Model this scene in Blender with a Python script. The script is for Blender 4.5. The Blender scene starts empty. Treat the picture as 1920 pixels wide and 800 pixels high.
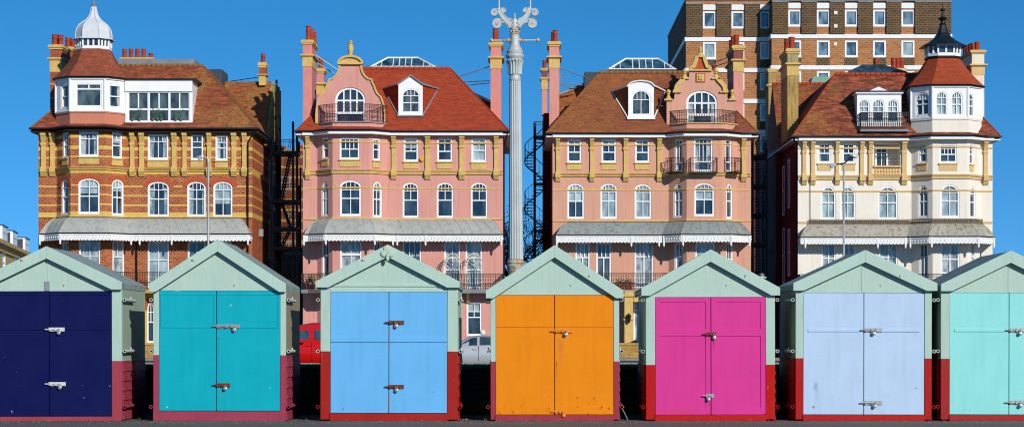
import bpy, bmesh, math, random
from mathutils import Vector, Matrix
random.seed(7)
R = math.radians
SC = bpy.context.scene
COL = SC.collection
# ---------------------------------------------------------------- camera, light
F, CX, HZ, EYE = 4200.0, 980.0, 632.0, 1.3
cam = bpy.data.objects.new('camera', bpy.data.cameras.new('camera')); COL.objects.link(cam)
cam.location = (0, 0, EYE); cam.rotation_euler = (R(90), 0, 0)
cam.data.sensor_width = 36; cam.data.sensor_fit = 'HORIZONTAL'; cam.data.lens = F/1920*36
cam.data.shift_x = -(CX-960)/1920; cam.data.shift_y = (HZ-400)/1920
cam.data.clip_start = 0.5; cam.data.clip_end = 3000
SC.camera = cam
SUN_EL, SUN_AZ = R(24), R(30)       # azimuth measured from behind the camera towards the right
wd = bpy.data.worlds.new("World"); SC.world = wd; wd.use_nodes = True
nt = wd.node_tree; nt.nodes.clear()
sky = nt.nodes.new('ShaderNodeTexSky'); sky.sky_type = 'NISHITA'; sky.sun_disc = False
sky.sun_elevation = SUN_EL; sky.sun_rotation = math.pi - SUN_AZ
sky.altitude = 1500; sky.air_density = 1.0; sky.dust_density = 0.0; sky.ozone_density = 4.0
tc = nt.nodes.new('ShaderNodeTexCoord')
mp = nt.nodes.new('ShaderNodeMapping'); mp.inputs['Location'].default_value = (0, 0, 0.17); mp.inputs['Scale'].default_value = (1, 1, 1.35)
hs = nt.nodes.new('ShaderNodeHueSaturation'); hs.inputs['Saturation'].default_value = 1.27; hs.inputs['Hue'].default_value = 0.493
bg = nt.nodes.new('ShaderNodeBackground'); bg.inputs['Strength'].default_value = 0.147
wo = nt.nodes.new('ShaderNodeOutputWorld')
nt.links.new(tc.outputs['Generated'], mp.inputs['Vector']); nt.links.new(mp.outputs['Vector'], sky.inputs['Vector'])
nt.links.new(sky.outputs['Color'], hs.inputs['Color']); nt.links.new(hs.outputs['Color'], bg.inputs['Color'])
nt.links.new(bg.outputs['Background'], wo.inputs['Surface'])
sl = bpy.data.lights.new('sun', 'SUN'); sl.energy = 4.1; sl.angle = R(0.5); sl.color = (1, 0.965, 0.90)
so = bpy.data.objects.new('sun', sl); COL.objects.link(so)
sd = Vector((math.sin(SUN_AZ)*math.cos(SUN_EL), -math.cos(SUN_AZ)*math.cos(SUN_EL), math.sin(SUN_EL)))
so.rotation_euler = sd.to_track_quat('Z', 'Y').to_euler()
SC.view_settings.view_transform = 'Standard'; SC.view_settings.look = 'None'
SC.cycles.filter_width = 1.1
SC.view_settings.exposure = 0; SC.view_settings.gamma = 1; SC.view_settings.use_curve_mapping = False

# ---------------------------------------------------------------- helpers
def W(px, py, Y): return Vector(((px-CX)*Y/F, Y, EYE+(HZ-py)*Y/F))
def X(px, Y): return (px-CX)*Y/F
def Z(py, Y): return EYE+(HZ-py)*Y/F
def lin(h, k=1.0):
    h = h.lstrip('#'); o = []
    for i in (0, 2, 4):
        c = int(h[i:i+2], 16)/255
        o.append(min(0.86, max(.003, k*(c/12.92 if c <= .04045 else ((c+.055)/1.055)**2.4)*(.885, .875, .85)[len(o)]-.004)))
    return tuple(o)+(1,)

class MB:
    def __init__(s): s.v = []; s.f = []; s.m = []
    def face(s, pts, mi=0):
        b = len(s.v); s.v += [tuple(p) for p in pts]; s.f.append(tuple(range(b, b+len(pts)))); s.m.append(mi)
    def loft(s, a, b, ca=True, cb=True, mi=0, closed=True):
        k = len(s.v); n = len(a); s.v += [tuple(p) for p in a]+[tuple(p) for p in b]
        for i in range(n if closed else n-1):
            j = (i+1) % n; s.f.append((k+i, k+j, k+n+j, k+n+i)); s.m.append(mi)
        if ca: s.f.append(tuple(range(k, k+n))); s.m.append(mi)
        if cb: s.f.append(tuple(range(k+n, k+2*n))); s.m.append(mi)
    def box(s, x0, x1, y0, y1, z0, z1, mi=0):
        s.loft([(x0,y0,z0),(x1,y0,z0),(x1,y1,z0),(x0,y1,z0)], [(x0,y0,z1),(x1,y0,z1),(x1,y1,z1),(x0,y1,z1)], mi=mi)
    def rings(s, rs, c0=True, c1=True, mi=0, closed=True):
        k = len(s.v); n = len(rs[0])
        for r in rs: s.v += [tuple(p) for p in r]
        for t in range(len(rs)-1):
            for i in range(n if closed else n-1):
                j = (i+1) % n; s.f.append((k+t*n+i, k+t*n+j, k+(t+1)*n+j, k+(t+1)*n+i)); s.m.append(mi)
        if c0: s.f.append(tuple(range(k, k+n))); s.m.append(mi)
        if c1: s.f.append(tuple(range(k+(len(rs)-1)*n, k+len(rs)*n))); s.m.append(mi)
    def lathe(s, c, prof, n=12, rot=0, mi=0, ax='z', caps=True):
        rs = []
        for r, h in prof:
            L = []
            for i in range(n):
                a = rot+2*math.pi*i/n; p, q = r*math.cos(a), r*math.sin(a)
                L.append((c[0]+p, c[1]+q, c[2]+h) if ax == 'z' else ((c[0]+h, c[1]+p, c[2]+q) if ax == 'x' else (c[0]+p, c[1]+h, c[2]+q)))
            rs.append(L)
        s.rings(rs, caps, caps, mi)
    def tube(s, p, q, r, n=6, r2=None, mi=0):
        p, q = Vector(p), Vector(q); d = q-p
        if d.length < 1e-6: return
        u = d.orthogonal().normalized(); w = d.normalized().cross(u); r2 = r if r2 is None else r2
        A = [p+(u*math.cos(2*math.pi*i/n)+w*math.sin(2*math.pi*i/n))*r for i in range(n)]
        B = [q+(u*math.cos(2*math.pi*i/n)+w*math.sin(2*math.pi*i/n))*r2 for i in range(n)]
        s.loft(A, B, mi=mi)
    def path(s, pts, r, n=6, mi=0, r2=None, closed=False):
        pts = [Vector(p) for p in pts]; N = len(pts); rs = []
        u = None
        for i, p in enumerate(pts):
            if closed: d = pts[(i+1) % N]-pts[i-1]
            else: d = pts[min(i+1, N-1)]-pts[max(i-1, 0)]
            d.normalize()
            u = d.orthogonal().normalized() if u is None else (u-d*u.dot(d)).normalized()
            w = d.cross(u); rr = r if r2 is None else r+(r2-r)*i/(N-1)
            rs.append([p+(u*math.cos(2*math.pi*k/n)+w*math.sin(2*math.pi*k/n))*rr for k in range(n)])
        if closed: rs.append(rs[0]); s.rings(rs, False, False, mi)
        else: s.rings(rs, True, True, mi)
    def ball(s, c, r, n=10, m=6, sz=1.0, mi=0):
        s.lathe(c, [(max(.001, r*math.sin(math.pi*i/m)), -r*sz*math.cos(math.pi*i/m)) for i in range(m+1)], n, mi=mi)
    def ring2(s, fo, fi, bo, bi, mi=0):      # frame: front/back outer and inner loops
        n = len(fo); k = len(s.v); s.v += [tuple(p) for L in (fo, fi, bo, bi) for p in L]
        for i in range(n):
            j = (i+1) % n
            for a, b in ((0, 1), (2, 3), (0, 2), (1, 3)):
                s.f.append((k+a*n+i, k+a*n+j, k+b*n+j, k+b*n+i)); s.m.append(mi)
    def build(s, name, mats, parent=None, smooth=False, bevel=0, label=None):
        if not isinstance(mats, (list, tuple)): mats = [mats]
        me = bpy.data.meshes.new(name)
        o0 = Vector(org(parent)) if parent else Vector((0, 0, 0))
        me.from_pydata([tuple(Vector(p)-o0) for p in s.v], [], s.f)
        for m in mats: me.materials.append(m)
        for p, mi in zip(me.polygons, s.m): p.material_index = mi; p.use_smooth = smooth
        bm = bmesh.new(); bm.from_mesh(me)
        bmesh.ops.remove_doubles(bm, verts=bm.verts, dist=1e-5)
        bmesh.ops.recalc_face_normals(bm, faces=bm.faces)
        bm.to_mesh(me); bm.free()
        o = bpy.data.objects.new(name, me); COL.objects.link(o)
        if parent: o.parent = parent
        if smooth and hasattr(me, 'set_sharp_from_angle'): me.set_sharp_from_angle(angle=R(38))
        if bevel:
            b = o.modifiers.new('bevel', 'BEVEL'); b.width = bevel; b.segments = 2; b.limit_method = 'ANGLE'; b.angle_limit = R(40)
        if label: o['label'] = label
        return o
def org(o):
    v = Vector((0, 0, 0))
    while o: v += o.location; o = o.parent
    return v
def tag(o, label=None, cat=None, group=None, kind=None):
    if label: o['label'] = label
    if cat: o['category'] = cat
    if group: o['group'] = group
    if kind: o['kind'] = kind
    return o
def empty(name, loc, label, cat, group=None):
    o = bpy.data.objects.new(name, None); COL.objects.link(o); o.location = loc; o.empty_display_size = .3
    return tag(o, label, cat, group)
def dup(o, parent=None, name=None):
    c = o.copy(); COL.objects.link(c)
    if parent: c.parent = parent
    for ch in list(o.children): dup(ch, c)
    return c

# ---------------------------------------------------------------- materials
class N:
    def __init__(s, name, rough=.6, spec=.4, metal=0):
        s.m = bpy.data.materials.new(name); s.m.use_nodes = True; s.t = s.m.node_tree; s.b = s.t.nodes['Principled BSDF']
        s.b.inputs['Roughness'].default_value = rough; s.b.inputs['Specular IOR Level'].default_value = spec; s.b.inputs['Metallic'].default_value = metal
        s.co = s.t.nodes.new('ShaderNodeTexCoord').outputs['Object']
    def n(s, t, **k):
        x = s.t.nodes.new(t)
        for a, b in k.items(): setattr(x, a, b)
        return x
    def l(s, a, b): s.t.links.new(a, b)
    def setin(s, x, i, v):
        if hasattr(v, 'node'): s.l(v, x.inputs[i])
        else: x.inputs[i].default_value = v
    def map(s, scale=(1,1,1), loc=(0,0,0), src=None):
        m = s.n('ShaderNodeMapping'); m.inputs['Scale'].default_value = scale; m.inputs['Location'].default_value = loc
        s.l(src or s.co, m.inputs['Vector']); return m.outputs['Vector']
    def noise(s, scale, detail=4, vec=None, rough=.55):
        x = s.n('ShaderNodeTexNoise'); x.inputs['Scale'].default_value = scale; x.inputs['Detail'].default_value = detail; x.inputs['Roughness'].default_value = rough
        s.l(vec or s.co, x.inputs['Vector']); return x.outputs['Fac']
    def mix(s, f, a, b, mode='MIX'):
        x = s.n('ShaderNodeMix', data_type='RGBA', blend_type=mode); s.setin(x, 0, f); s.setin(x, 6, a); s.setin(x, 7, b); return x.outputs[2]
    def math(s, op, a, b=0.0, clamp=False):
        x = s.n('ShaderNodeMath', operation=op, use_clamp=clamp); s.setin(x, 0, a); s.setin(x, 1, b); return x.outputs[0]
    def rng(s, v, a, b, c=0.0, d=1.0):
        x = s.n('ShaderNodeMapRange'); s.setin(x, 0, v)
        for i, q in enumerate((a, b, c, d)): x.inputs[1+i].default_value = q
        return x.outputs[0]
    def xyz(s):
        x = s.n('ShaderNodeSeparateXYZ'); s.l(s.co, x.inputs[0]); return x.outputs
    def wallvec(s, ky=.62):                # unrolled wall coordinate
        o = s.xyz(); c = s.n('ShaderNodeCombineXYZ')
        s.l(s.math('ADD', o[0], s.math('MULTIPLY', o[1], ky)), c.inputs[0]); s.l(o[2], c.inputs[1]); return c.outputs[0]
    def bump(s, h, st=.3, d=.02):
        x = s.n('ShaderNodeBump'); x.inputs['Strength'].default_value = st; x.inputs['Distance'].default_value = d
        s.l(h, x.inputs['Height']); s.l(x.outputs[0], s.b.inputs['Normal'])
    def col(s, c):
        s.setin(s.b, 'Base Color', c); return s.m
def mul(c, k): return (min(1, c[0]*k), min(1, c[1]*k), min(1, c[2]*k), 1)
_mc = {}
def paint(name, c, var=.10, rough=.55, scale=2.0, streak=.12, bump=.08, speck=0, speckc='#7a4a2a', thr=.7, dirtc=None, spec=.22, runs=(), low=None, stain=None):
    """weathered paint: broad mottling, vertical rain streaks, optional chips"""
    if name in _mc: return _mc[name]
    c = lin(c) if isinstance(c, str) else c
    s = N(name, rough, spec)
    a = s.noise(scale, 5); b = s.noise(scale*1.0, 4, s.map((6, 6, .5)))
    k = s.mix(s.rng(a, .3, .7), mul(c, 1-var), mul(c, 1+var*.6))
    dc = lin(dirtc) if dirtc else mul(c, .55)
    k = s.mix(s.math('MULTIPLY', s.rng(b, .5, .75), streak*3), k, dc)
    if speck:
        q = s.noise(speck, 4, rough=.62)
        if low: q = s.math('ADD', q, s.rng(s.xyz()[2], low[0], low[1], low[2], 0.0))
        k = s.mix(s.rng(q, thr, thr+.03), k, lin(speckc))
    for (rx, rz, rl, rw, rc) in runs:      # rust and dirt runs below fittings, in the hut's own coordinates
        o = s.xyz(); wob = s.math('MULTIPLY', s.math('SUBTRACT', s.noise(5, 3, s.map((1, 1, .8))), .5), rw*1.4)
        dx = s.math('ABSOLUTE', s.math('ADD', s.math('SUBTRACT', o[0], rx), wob)); f = s.rng(dx, rw, rw*.2)
        f = s.math('MULTIPLY', f, s.rng(o[2], rz-rl, rz-rl*.25)); f = s.math('MULTIPLY', f, s.math('LESS_THAN', o[2], rz)); f = s.math('MULTIPLY', f, s.rng(s.noise(14, 4), .35, .6, .25, .85))
        k = s.mix(f, k, lin(rc))
    s.bump(s.noise(scale*14, 4), bump, .01)
    s.l(s.rng(a, .3, .7, rough-.08, rough+.12), s.b.inputs['Roughness'])
    _mc[name] = s.col(k); return s.m
def twotone(name, top, bot, z, var=.1, side=False):
    if name in _mc: return _mc[name]
    s = N(name, .6, .12); top, bot = lin(top), lin(bot)
    a = s.noise(3, 5); b = s.noise(2.2, 4, s.map((7, 7, .6)))
    f = s.math('GREATER_THAN', s.math('ADD', s.xyz()[2], s.math('MULTIPLY', s.noise(30, 2), .012)), z+.006)
    k = s.mix(f, bot, top)
    k = s.mix(s.rng(a, .3, .75, 0, var), k, (.09, .075, .05, 1))
    k = s.mix(s.math('MULTIPLY', s.rng(b, .55, .8), .25), k, (.25, .22, .17, 1))
    q = s.noise(11, 4, rough=.65); k = s.mix(s.rng(q, .70, .715), k, (.33, .17, .09, 1))
    s.bump(s.noise(40, 3), .1, .01)
    _mc[name] = s.col(k); return s.m
def brick(name, c1, c2, mortar, bands=None, bandc=None, w=.23, h=.078, base=None, var=.25, ky=.62, bump=.5, mo=.009):
    """brick courses; bands = [(z0,z1),...] of stone or painted render in bandc; base = (z, colour) below z"""
    if name in _mc: return _mc[name]
    s = N(name, .85, .2); v = s.wallvec(ky)
    t = s.n('ShaderNodeTexBrick'); t.inputs['Scale'].default_value = 1; t.inputs['Brick Width'].default_value = w; t.inputs['Row Height'].default_value = h
    t.inputs['Mortar Size'].default_value = mo; t.inputs['Mortar Smooth'].default_value = .3; t.inputs['Bias'].default_value = -.1
    t.inputs['Color1'].default_value = lin(c1); t.inputs['Color2'].default_value = lin(c2); t.inputs['Mortar'].default_value = lin(mortar)
    s.l(v, t.inputs['Vector'])
    k = t.outputs['Color']; n1 = s.noise(1.2, 5); n2 = s.noise(9, 3)
    k = s.mix(var, k, s.mix(s.rng(n2, .3, .7), (.12, .05, .03, 1), (.9, .5, .32, 1)), 'SOFT_LIGHT')
    k = s.mix(s.rng(n1, .35, .75, 0, .28), k, mul(lin(c2), .6))
    if bands:
        z = s.xyz()[2]; r = s.n('ShaderNodeValToRGB'); r.color_ramp.interpolation = 'CONSTANT'; e = r.color_ramp.elements
        e[0].position = 0; e[0].color = (0, 0, 0, 1); e[1].position = .9999; e[1].color = (0, 0, 0, 1)
        for a, b in sorted(bands):
            x = e.new(a/25); x.color = (1, 1, 1, 1); x = e.new(b/25); x.color = (0, 0, 0, 1)
        s.l(s.math('DIVIDE', z, 25.0), r.inputs[0])
        bc = s.mix(s.rng(n2, .3, .7), mul(lin(bandc), .85), mul(lin(bandc), 1.1))
        k = s.mix(r.outputs[0], k, bc)
    s.bump(s.math('SUBTRACT', 1.0, t.outputs['Fac']), bump, .01)
    _mc[name] = s.col(k); return s.m
def tiles(name, c1, c2, c3, lichen=None, lth=.5, side=None, ky=.62, vary=.6):
    """clay tiles: every tile its own tone, soot and lichen in drifts"""
    s = N(name, .8, .25); v = s.wallvec(ky)
    t = s.n('ShaderNodeTexBrick'); t.inputs['Scale'].default_value = 1; t.inputs['Brick Width'].default_value = .19; t.inputs['Row Height'].default_value = .085
    t.inputs['Mortar Size'].default_value = .006; t.inputs['Mortar Smooth'].default_value = .1
    t.inputs['Color1'].default_value = lin(c1); t.inputs['Color2'].default_value = lin(c2); t.inputs['Mortar'].default_value = mul(lin(c2), .45)
    s.l(v, t.inputs['Vector'])
    k = t.outputs['Color']; a = s.noise(.8, 6, rough=.7); b = s.noise(5.5, 4, s.map((1, 1, 3.0)), .6)
    k = s.mix(s.rng(b, .42, .62, 0, .75), k, lin(c3))
    k = s.mix(s.rng(a, .5, .8, 0, .4), k, mul(lin(c3), .7))
    st = s.noise(1.6, 5, s.map((1, 1, 4.5)), .72); k = s.mix(s.rng(st, .5, .61, 0, vary), k, mul(lin(c3), .38)); k = s.mix(s.rng(st, .47, .36, 0, vary*.8), k, mul(lin(c1), 1.5))
    if lichen:
        n = s.noise(.42, 5, s.map((1, 1, 1), (3, 1, 2)), .6); g = s.noise(7, 4, rough=.7)
        if side: n = s.math('ADD', n, s.rng(s.xyz()[0], side[0], side[1], side[2], side[3]))
        f = s.math('MULTIPLY', s.rng(n, lth-.06, lth+.12), s.rng(g, .38, .6), True)
        k = s.mix(s.math('MULTIPLY', f, .8), k, s.mix(s.rng(b, .4, .6), lin(lichen), mul(lin(lichen), .55)))
    w = s.n('ShaderNodeTexWave', wave_type='BANDS', bands_direction='Z', wave_profile='SAW'); w.inputs['Scale'].default_value = 3.7
    s.l(s.co, w.inputs['Vector'])
    s.bump(s.math('ADD', w.outputs['Fac'], s.math('MULTIPLY', b, .6)), .5, .03)
    return s.col(k)
def plain(name, c, rough=.5, metal=0, spec=.4, var=0, scale=8):
    if name in _mc: return _mc[name]
    s = N(name, rough, spec, metal); c = lin(c) if isinstance(c, str) else c
    if var: c = s.mix(s.rng(s.noise(scale, 4), .3, .7), mul(c, 1-var), mul(c, 1+var))
    _mc[name] = s.col(c); return s.m
def glass(name, c, c2=None, rough=.04, sc=1.3):
    s = N(name, rough, .75); c = lin(c)
    k = s.mix(s.rng(s.noise(sc, 3, s.map((1.5, 1.5, .7))), .38, .62), mul(c, .6), lin(c2) if c2 else mul(c, 1.4))
    s.bump(s.noise(1.2, 2), .04, .02)
    return s.col(k)

MINT = '#b5d0c3'
M = {}
M['white'] = paint('white_paint', '#f2f2f0', .05, .4, streak=.06)
M['fwhite'] = paint('window_white', '#fafafa', .04, .35, streak=.02, bump=.02)
M['glass'] = glass('window_glass', '#2c3a46', '#3f5462')
M['glass2'] = glass('window_glass_grey', '#3c4a50', '#5f6e70')
M['blind'] = glass('window_with_blind', '#a9bfc4', '#b9cdd0', .12)
M['net'] = glass('window_with_net_curtain', '#8fa0a6', '#bac4c4', .1, 2.5)
M['iron'] = plain('black_iron', '#1d1d20', .5, 0, .4, .2)
M['ironred'] = plain('rusty_dark_iron', '#4a2628', .6, 0, .3, .3)
M['gutter'] = plain('gutter_black', '#1b1715', .5)
M['tglass'] = glass('tower_glass', '#4a6478', '#7f98a8', .08)
M['lead'] = paint('lead_sheet', '#8b9094', .18, .55, 1.2, .2)
M['zinc'] = paint('canopy_zinc', '#b2b5ae', .12, .5, .9, .16, dirtc='#6d6b62')
M['zincold'] = paint('canopy_zinc_stained', '#b4b0a2', .14, .6, .8, .3, dirtc='#7c5c34')
M['pot'] = paint('terracotta_pot', '#ac4a36', .22, .8, 5, .2)
M['ochre'] = paint('ochre_render', '#dfbb72', .13, .7, 3, .15, dirtc='#8c6420')
M['ochre4'] = paint('pale_ochre_render', '#e1bf86', .08, .7, 3, .1, dirtc='#a5793a')
M['pink2'] = paint('pink_render', '#de9f92', .06, .75, .8, .12, dirtc='#b8675e')
M['pink3'] = paint('salmon_render', '#dba48c', .06, .75, .8, .12, dirtc='#b8705c')
M['cream'] = paint('cream_render', '#f4ebdd', .05, .75, .8, .09, dirtc='#b9a98c')
M['stone'] = paint('buff_stone', '#c8a85c', .2, .85, 2, .25, dirtc='#6e5a30')
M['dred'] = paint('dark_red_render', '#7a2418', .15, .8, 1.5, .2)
M['slate'] = paint('slate', '#4a5058', .2, .5, 3, .2)
M['black'] = plain('black_rubber', '#141414', .7)
M['steel'] = plain('galvanised_steel', '#b8bab8', .38, .6, .5, .12, 30)
M['rust'] = plain('rusted_steel', '#7a4030', .7, .2, .3, .35, 40)
M['silver'] = None

# ---------------------------------------------------------------- wall panels and windows
class Panel:
    def __init__(s, A, B):
        s.A = Vector(A); s.B = Vector(B); s.L = (s.B-s.A).length; s.d = (s.B-s.A)/s.L; s.n = Vector((s.d.y, -s.d.x))
    def pt(s, u, z, o=0):
        p = s.A+s.d*u+s.n*o; return (p.x, p.y, z)
    def u(s, px):
        k = (px-CX)/F; return (k*s.A.y-s.A.x)/(s.d.x-k*s.d.y)
    def z(s, px, py): return EYE+(HZ-py)*(s.A.y+s.d.y*s.u(px))/F
    def op(s, x0, x1, y0, y1, rise=0):
        xm = (x0+x1)/2; a, b = s.u(x0), s.u(x1); zt, zb = s.z(xm, y0), s.z(xm, y1)
        return (a, b, zb, zt, rise if rise <= 1 else (b-a)/2)
def arc(u0, u1, zt, rise, n=10):
    """points from u1 to u0 along the head"""
    if not rise: return [(u1, zt), (u0, zt)]
    c, h = (u0+u1)/2, (u1-u0)/2
    return [(c+h*math.cos(math.pi*i/n), zt-rise+rise*math.sin(math.pi*i/n)) for i in range(n+1)]
def loop(u0, u1, zb, zt, rise, n=10): return [(u0, zb), (u1, zb)]+arc(u0, u1, zt, rise, n)
def wall(mb, P, z0, z1, ops=(), reveal=.15, u0=0, u1=None, mi=0):
    u1 = P.L if u1 is None else u1
    q = lambda a, b, c, d: mb.face([P.pt(a, c), P.pt(b, c), P.pt(b, d), P.pt(a, d)], mi) if (b-a > 1e-4 and d-c > 1e-4) else None
    cl = []
    for o in sorted(ops):
        if cl and o[0] < cl[-1][1]: cl[-1][1] = max(cl[-1][1], o[1]); cl[-1][2].append(o)
        else: cl.append([o[0], o[1], [o]])
    cur = u0
    for a, b, os in cl:
        q(cur, a, z0, z1); cur = b
        os.sort(key=lambda o: o[2])
        cuts = [z0]+[(os[i][3]+os[i+1][2])/2 for i in range(len(os)-1)]+[z1]
        for i, (p0, p1, zb, zt, rise) in enumerate(os):
            c, d = cuts[i], cuts[i+1]
            q(a, p0, c, d); q(p1, b, c, d); q(p0, p1, c, zb)
            if d-zt > 1e-4: mb.face([P.pt(*t) for t in arc(p0, p1, zt, rise)]+[P.pt(p0, d), P.pt(p1, d)], mi)
            L = loop(p0, p1, zb, zt, rise)
            mb.loft([P.pt(u, z) for u, z in L], [P.pt(u, z, -reveal) for u, z in L], False, False, mi)
    q(cur, u1, z0, z1)
def pbox(mb, P, a, b, c, d, o0, o1, mi=0):
    mb.loft([P.pt(a, c, o0), P.pt(b, c, o0), P.pt(b, d, o0), P.pt(a, d, o0)], [P.pt(a, c, o1), P.pt(b, c, o1), P.pt(b, d, o1), P.pt(a, d, o1)], mi=mi)
def window(par, P, op, pane='glass', top=.24, tn=4, mid=.5, un=2, ln=2, fw=.10, off=-.03, bw=.045, blind=None, name='window', bmat=None, frame=None):
    """sash window: box frame ring, top lights, meeting rail, glazing bars; pane as a sub-part"""
    a, b, zb, zt, rise = op; H = zt-zb; Wd = b-a
    fw = min(fw, Wd*.16); mb = MB()
    ri = max(0, rise-fw*.6) if rise else 0
    O = loop(a, b, zb, zt, rise); I = loop(a+fw, b-fw, zb+fw*1.3, zt-fw, ri)
    T = lambda L, o: [P.pt(u, z, o) for u, z in L]
    mb.ring2(T(O, off), T(I, off), T(O, off-.12), T(I, off-.12))
    def head(u):
        if not rise: return zt-fw
        c, h = (a+b)/2, (b-a)/2-fw; t = max(0, 1-((u-c)/h)**2); return zt-fw-ri+ri*math.sqrt(t)
    zi0 = zb+fw*1.3; ztop = zt-H*top if top else None; zmid = zb+H*mid if mid else None
    def hb(z, w):
        h = (b-a)/2-fw; pbox(mb, P, a+fw, b-fw, z-w/2, z+w/2, off-.10, off-.025)
    def vb(u, c, d, w):
        if d > c: pbox(mb, P, u-w/2, u+w/2, c, d, off-.095, off-.03)
    if ztop: hb(ztop, bw)
    if zmid: hb(zmid, bw*1.5)
    iw = b-a-2*fw
    if ztop:
        for i in range(1, tn): u = a+fw+iw*i/tn; vb(u, ztop+bw/2, head(u), bw*.8)
    ut = ztop-bw/2 if ztop else None
    for i in range(1, un):
        u = a+fw+iw*i/un; vb(u, (zmid+bw*.75) if zmid else zi0, ut if ut else head(u), bw)
    if zmid:
        for i in range(1, ln): u = a+fw+iw*i/ln; vb(u, zi0, zmid-bw*.75, bw)
    w = mb.build(name, M[frame or 'fwhite'], par)
    p = MB(); mats = [M[pane]]; cur = None; rnd = random.Random(int(a*977+zb*131+P.A.x*53))
    if pane == 'glass' and not blind and name == 'window' and Wd > .55:
        t = rnd.random()
        if t < .3: blind, bmat = rnd.uniform(.12, .4), rnd.choice(('blind', 'net'))
        elif t < .65: cur = rnd.uniform(.12, .24)
    if blind:
        zc = zb+H*(1-blind); mats.append(M[bmat or 'blind'])
        p.face([P.pt(a+.02, zb+.02, off-.11), P.pt(b-.02, zb+.02, off-.11), P.pt(b-.02, zc, off-.11), P.pt(a+.02, zc, off-.11)], 0)
        p.face([P.pt(u, z, off-.11) for u, z in loop(a+.02, b-.02, zc, zt-.02, rise)], 1)
    else: p.face([P.pt(u, z, off-.11) for u, z in loop(a+.02, b-.02, zb+.02, zt-.02, rise)], 0)
    if cur:
        mats.append(M['net']); zs_ = zt-rise-.02
        for c0, c1 in ((a+.02, a+.02+fw+Wd*cur), (b-.02-fw-Wd*cur*rnd.uniform(.5, 1.1), b-.02)):
            p.face([P.pt(c0, zb+.02, off-.108), P.pt(c1, zb+.02, off-.108), P.pt(c1+(Wd*.04 if c0 < a+.1 else 0), zs_, off-.108), P.pt(c0, zs_, off-.108)], len(mats)-1)
    p.build('pane', mats, w)
    return w
def offpoly(pts, d):
    """offset an open plan polyline outwards (towards the viewer side) by d"""
    out = []; n = len(pts)
    for i, p in enumerate(pts):
        p = Vector(p); ns = []
        if i > 0: t = (p-Vector(pts[i-1])).normalized(); ns.append(Vector((t.y, -t.x)))
        if i < n-1: t = (Vector(pts[i+1])-p).normalized(); ns.append(Vector((t.y, -t.x)))
        m = ns[0] if len(ns) == 1 else (ns[0]+ns[1])
        if len(ns) == 2: m = m/(m.dot(ns[0]))
        out.append(p+m*d)
    return out
def band(mb, pts, z0, z1, d, d0=-.02, ext=0, mi=0, d1=None):
    """moulding swept along a plan polyline; d at the bottom, d1 at the top"""
    d1 = d if d1 is None else d1
    def ex(L):
        L = [Vector(p) for p in L]
        if ext: L[0] = L[0]+(L[0]-L[1]).normalized()*ext; L[-1] = L[-1]+(L[-1]-L[-2]).normalized()*ext
        return L
    A, B, C = ex(offpoly(pts, d0)), ex(offpoly(pts, d)), ex(offpoly(pts, d1))
    rs = [[(a.x, a.y, z0), (b.x, b.y, z0), (c.x, c.y, z1), (a.x, a.y, z1)] for a, b, c in zip(A, B, C)]
    mb.rings(rs, True, True, mi)
def railing(mb, pts, h, sp=.14, r=.012, scroll=True, post=True):
    pts = [Vector(p) for p in pts]
    for a, b in zip(pts, pts[1:]):
        L = (b-a).length; up = Vector((0, 0, h)); n = max(1, round(L/sp)); d = (b-a)/n
        mb.tube(a+up, b+up, r*1.9, 4); mb.tube(a+up*.08, b+up*.08, r*1.4, 4); mb.tube(a+up*.8, b+up*.8, r*1.1, 4)
        for i in range(n+1): mb.tube(a+d*i, a+d*i+up, r if i % 6 else r*1.5, 4)
        if scroll:
            e = d.normalized()
            for i in range(n):
                c = a+d*(i+.5)
                for zc, rr in ((.3, .42), (.6, .42), (.9, .32)):
                    R0 = d.length*rr; q = c+up*zc
                    mb.path([q+e*R0*math.cos(t*math.pi/3)+Vector((0, 0, R0*1.3*math.sin(t*math.pi/3))) for t in range(6)], r*.8, 3, closed=True)
# ---------------------------------------------------------------- ground
def sheet(name, x0, x1, y0, y1, z, mat, label=None):
    mb = MB(); mb.face([(x0,y0,z),(x1,y0,z),(x1,y1,z),(x0,y1,z)]); o = mb.build(name, mat); o['kind'] = 'structure'; return o
def asphalt(name, c, c2, sc=60):
    s = N(name, .9, .2); a = s.noise(sc, 3); b = s.noise(.7, 5)
    k = s.mix(s.rng(a, .35, .65), c, c2); k = s.mix(s.rng(b, .3, .7, 0, .35), k, mul(c, .7)); s.bump(a, .6, .01); return s.col(k)
m_prom = asphalt('promenade_asphalt', (.115,.098,.085,1), (.20,.175,.15,1), 70)
m_road = asphalt('road_asphalt', (.05,.05,.052,1), (.08,.08,.082,1), 25)
m_pave = asphalt('paving', (.22,.21,.19,1), (.30,.29,.27,1), 8)
sg = N('turf', .9, .2); m_turf = sg.col(sg.mix(sg.rng(sg.noise(3, 6), .35, .65), (.035,.075,.02,1), (.08,.12,.035,1)))
sheet('ground', -1500, 1500, -200, 2500, -.02, m_pave)
sheet('promenade', -60, 60, 10, 37.6, 0, m_prom)
sheet('lawn', -90, 90, 38.2, 104, .004, m_turf)
sheet('road', -140, 140, 105.2, 126, .004, m_road)
mb = MB(); mb.box(-140, 140, 104, 105.2, -.02, .13); mb.box(-140, 140, 126, 130.6, -.02, .13); o = mb.build('pavement', m_pave); o['kind'] = 'structure'
mb = MB()
for i in range(-16, 17): mb.box(i*8-2, i*8+2, 115.2, 115.32, .008, .010)
mb.build('road_marking', plain('road_white', '#d8d8d4', .7))['kind'] = 'structure'
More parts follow.
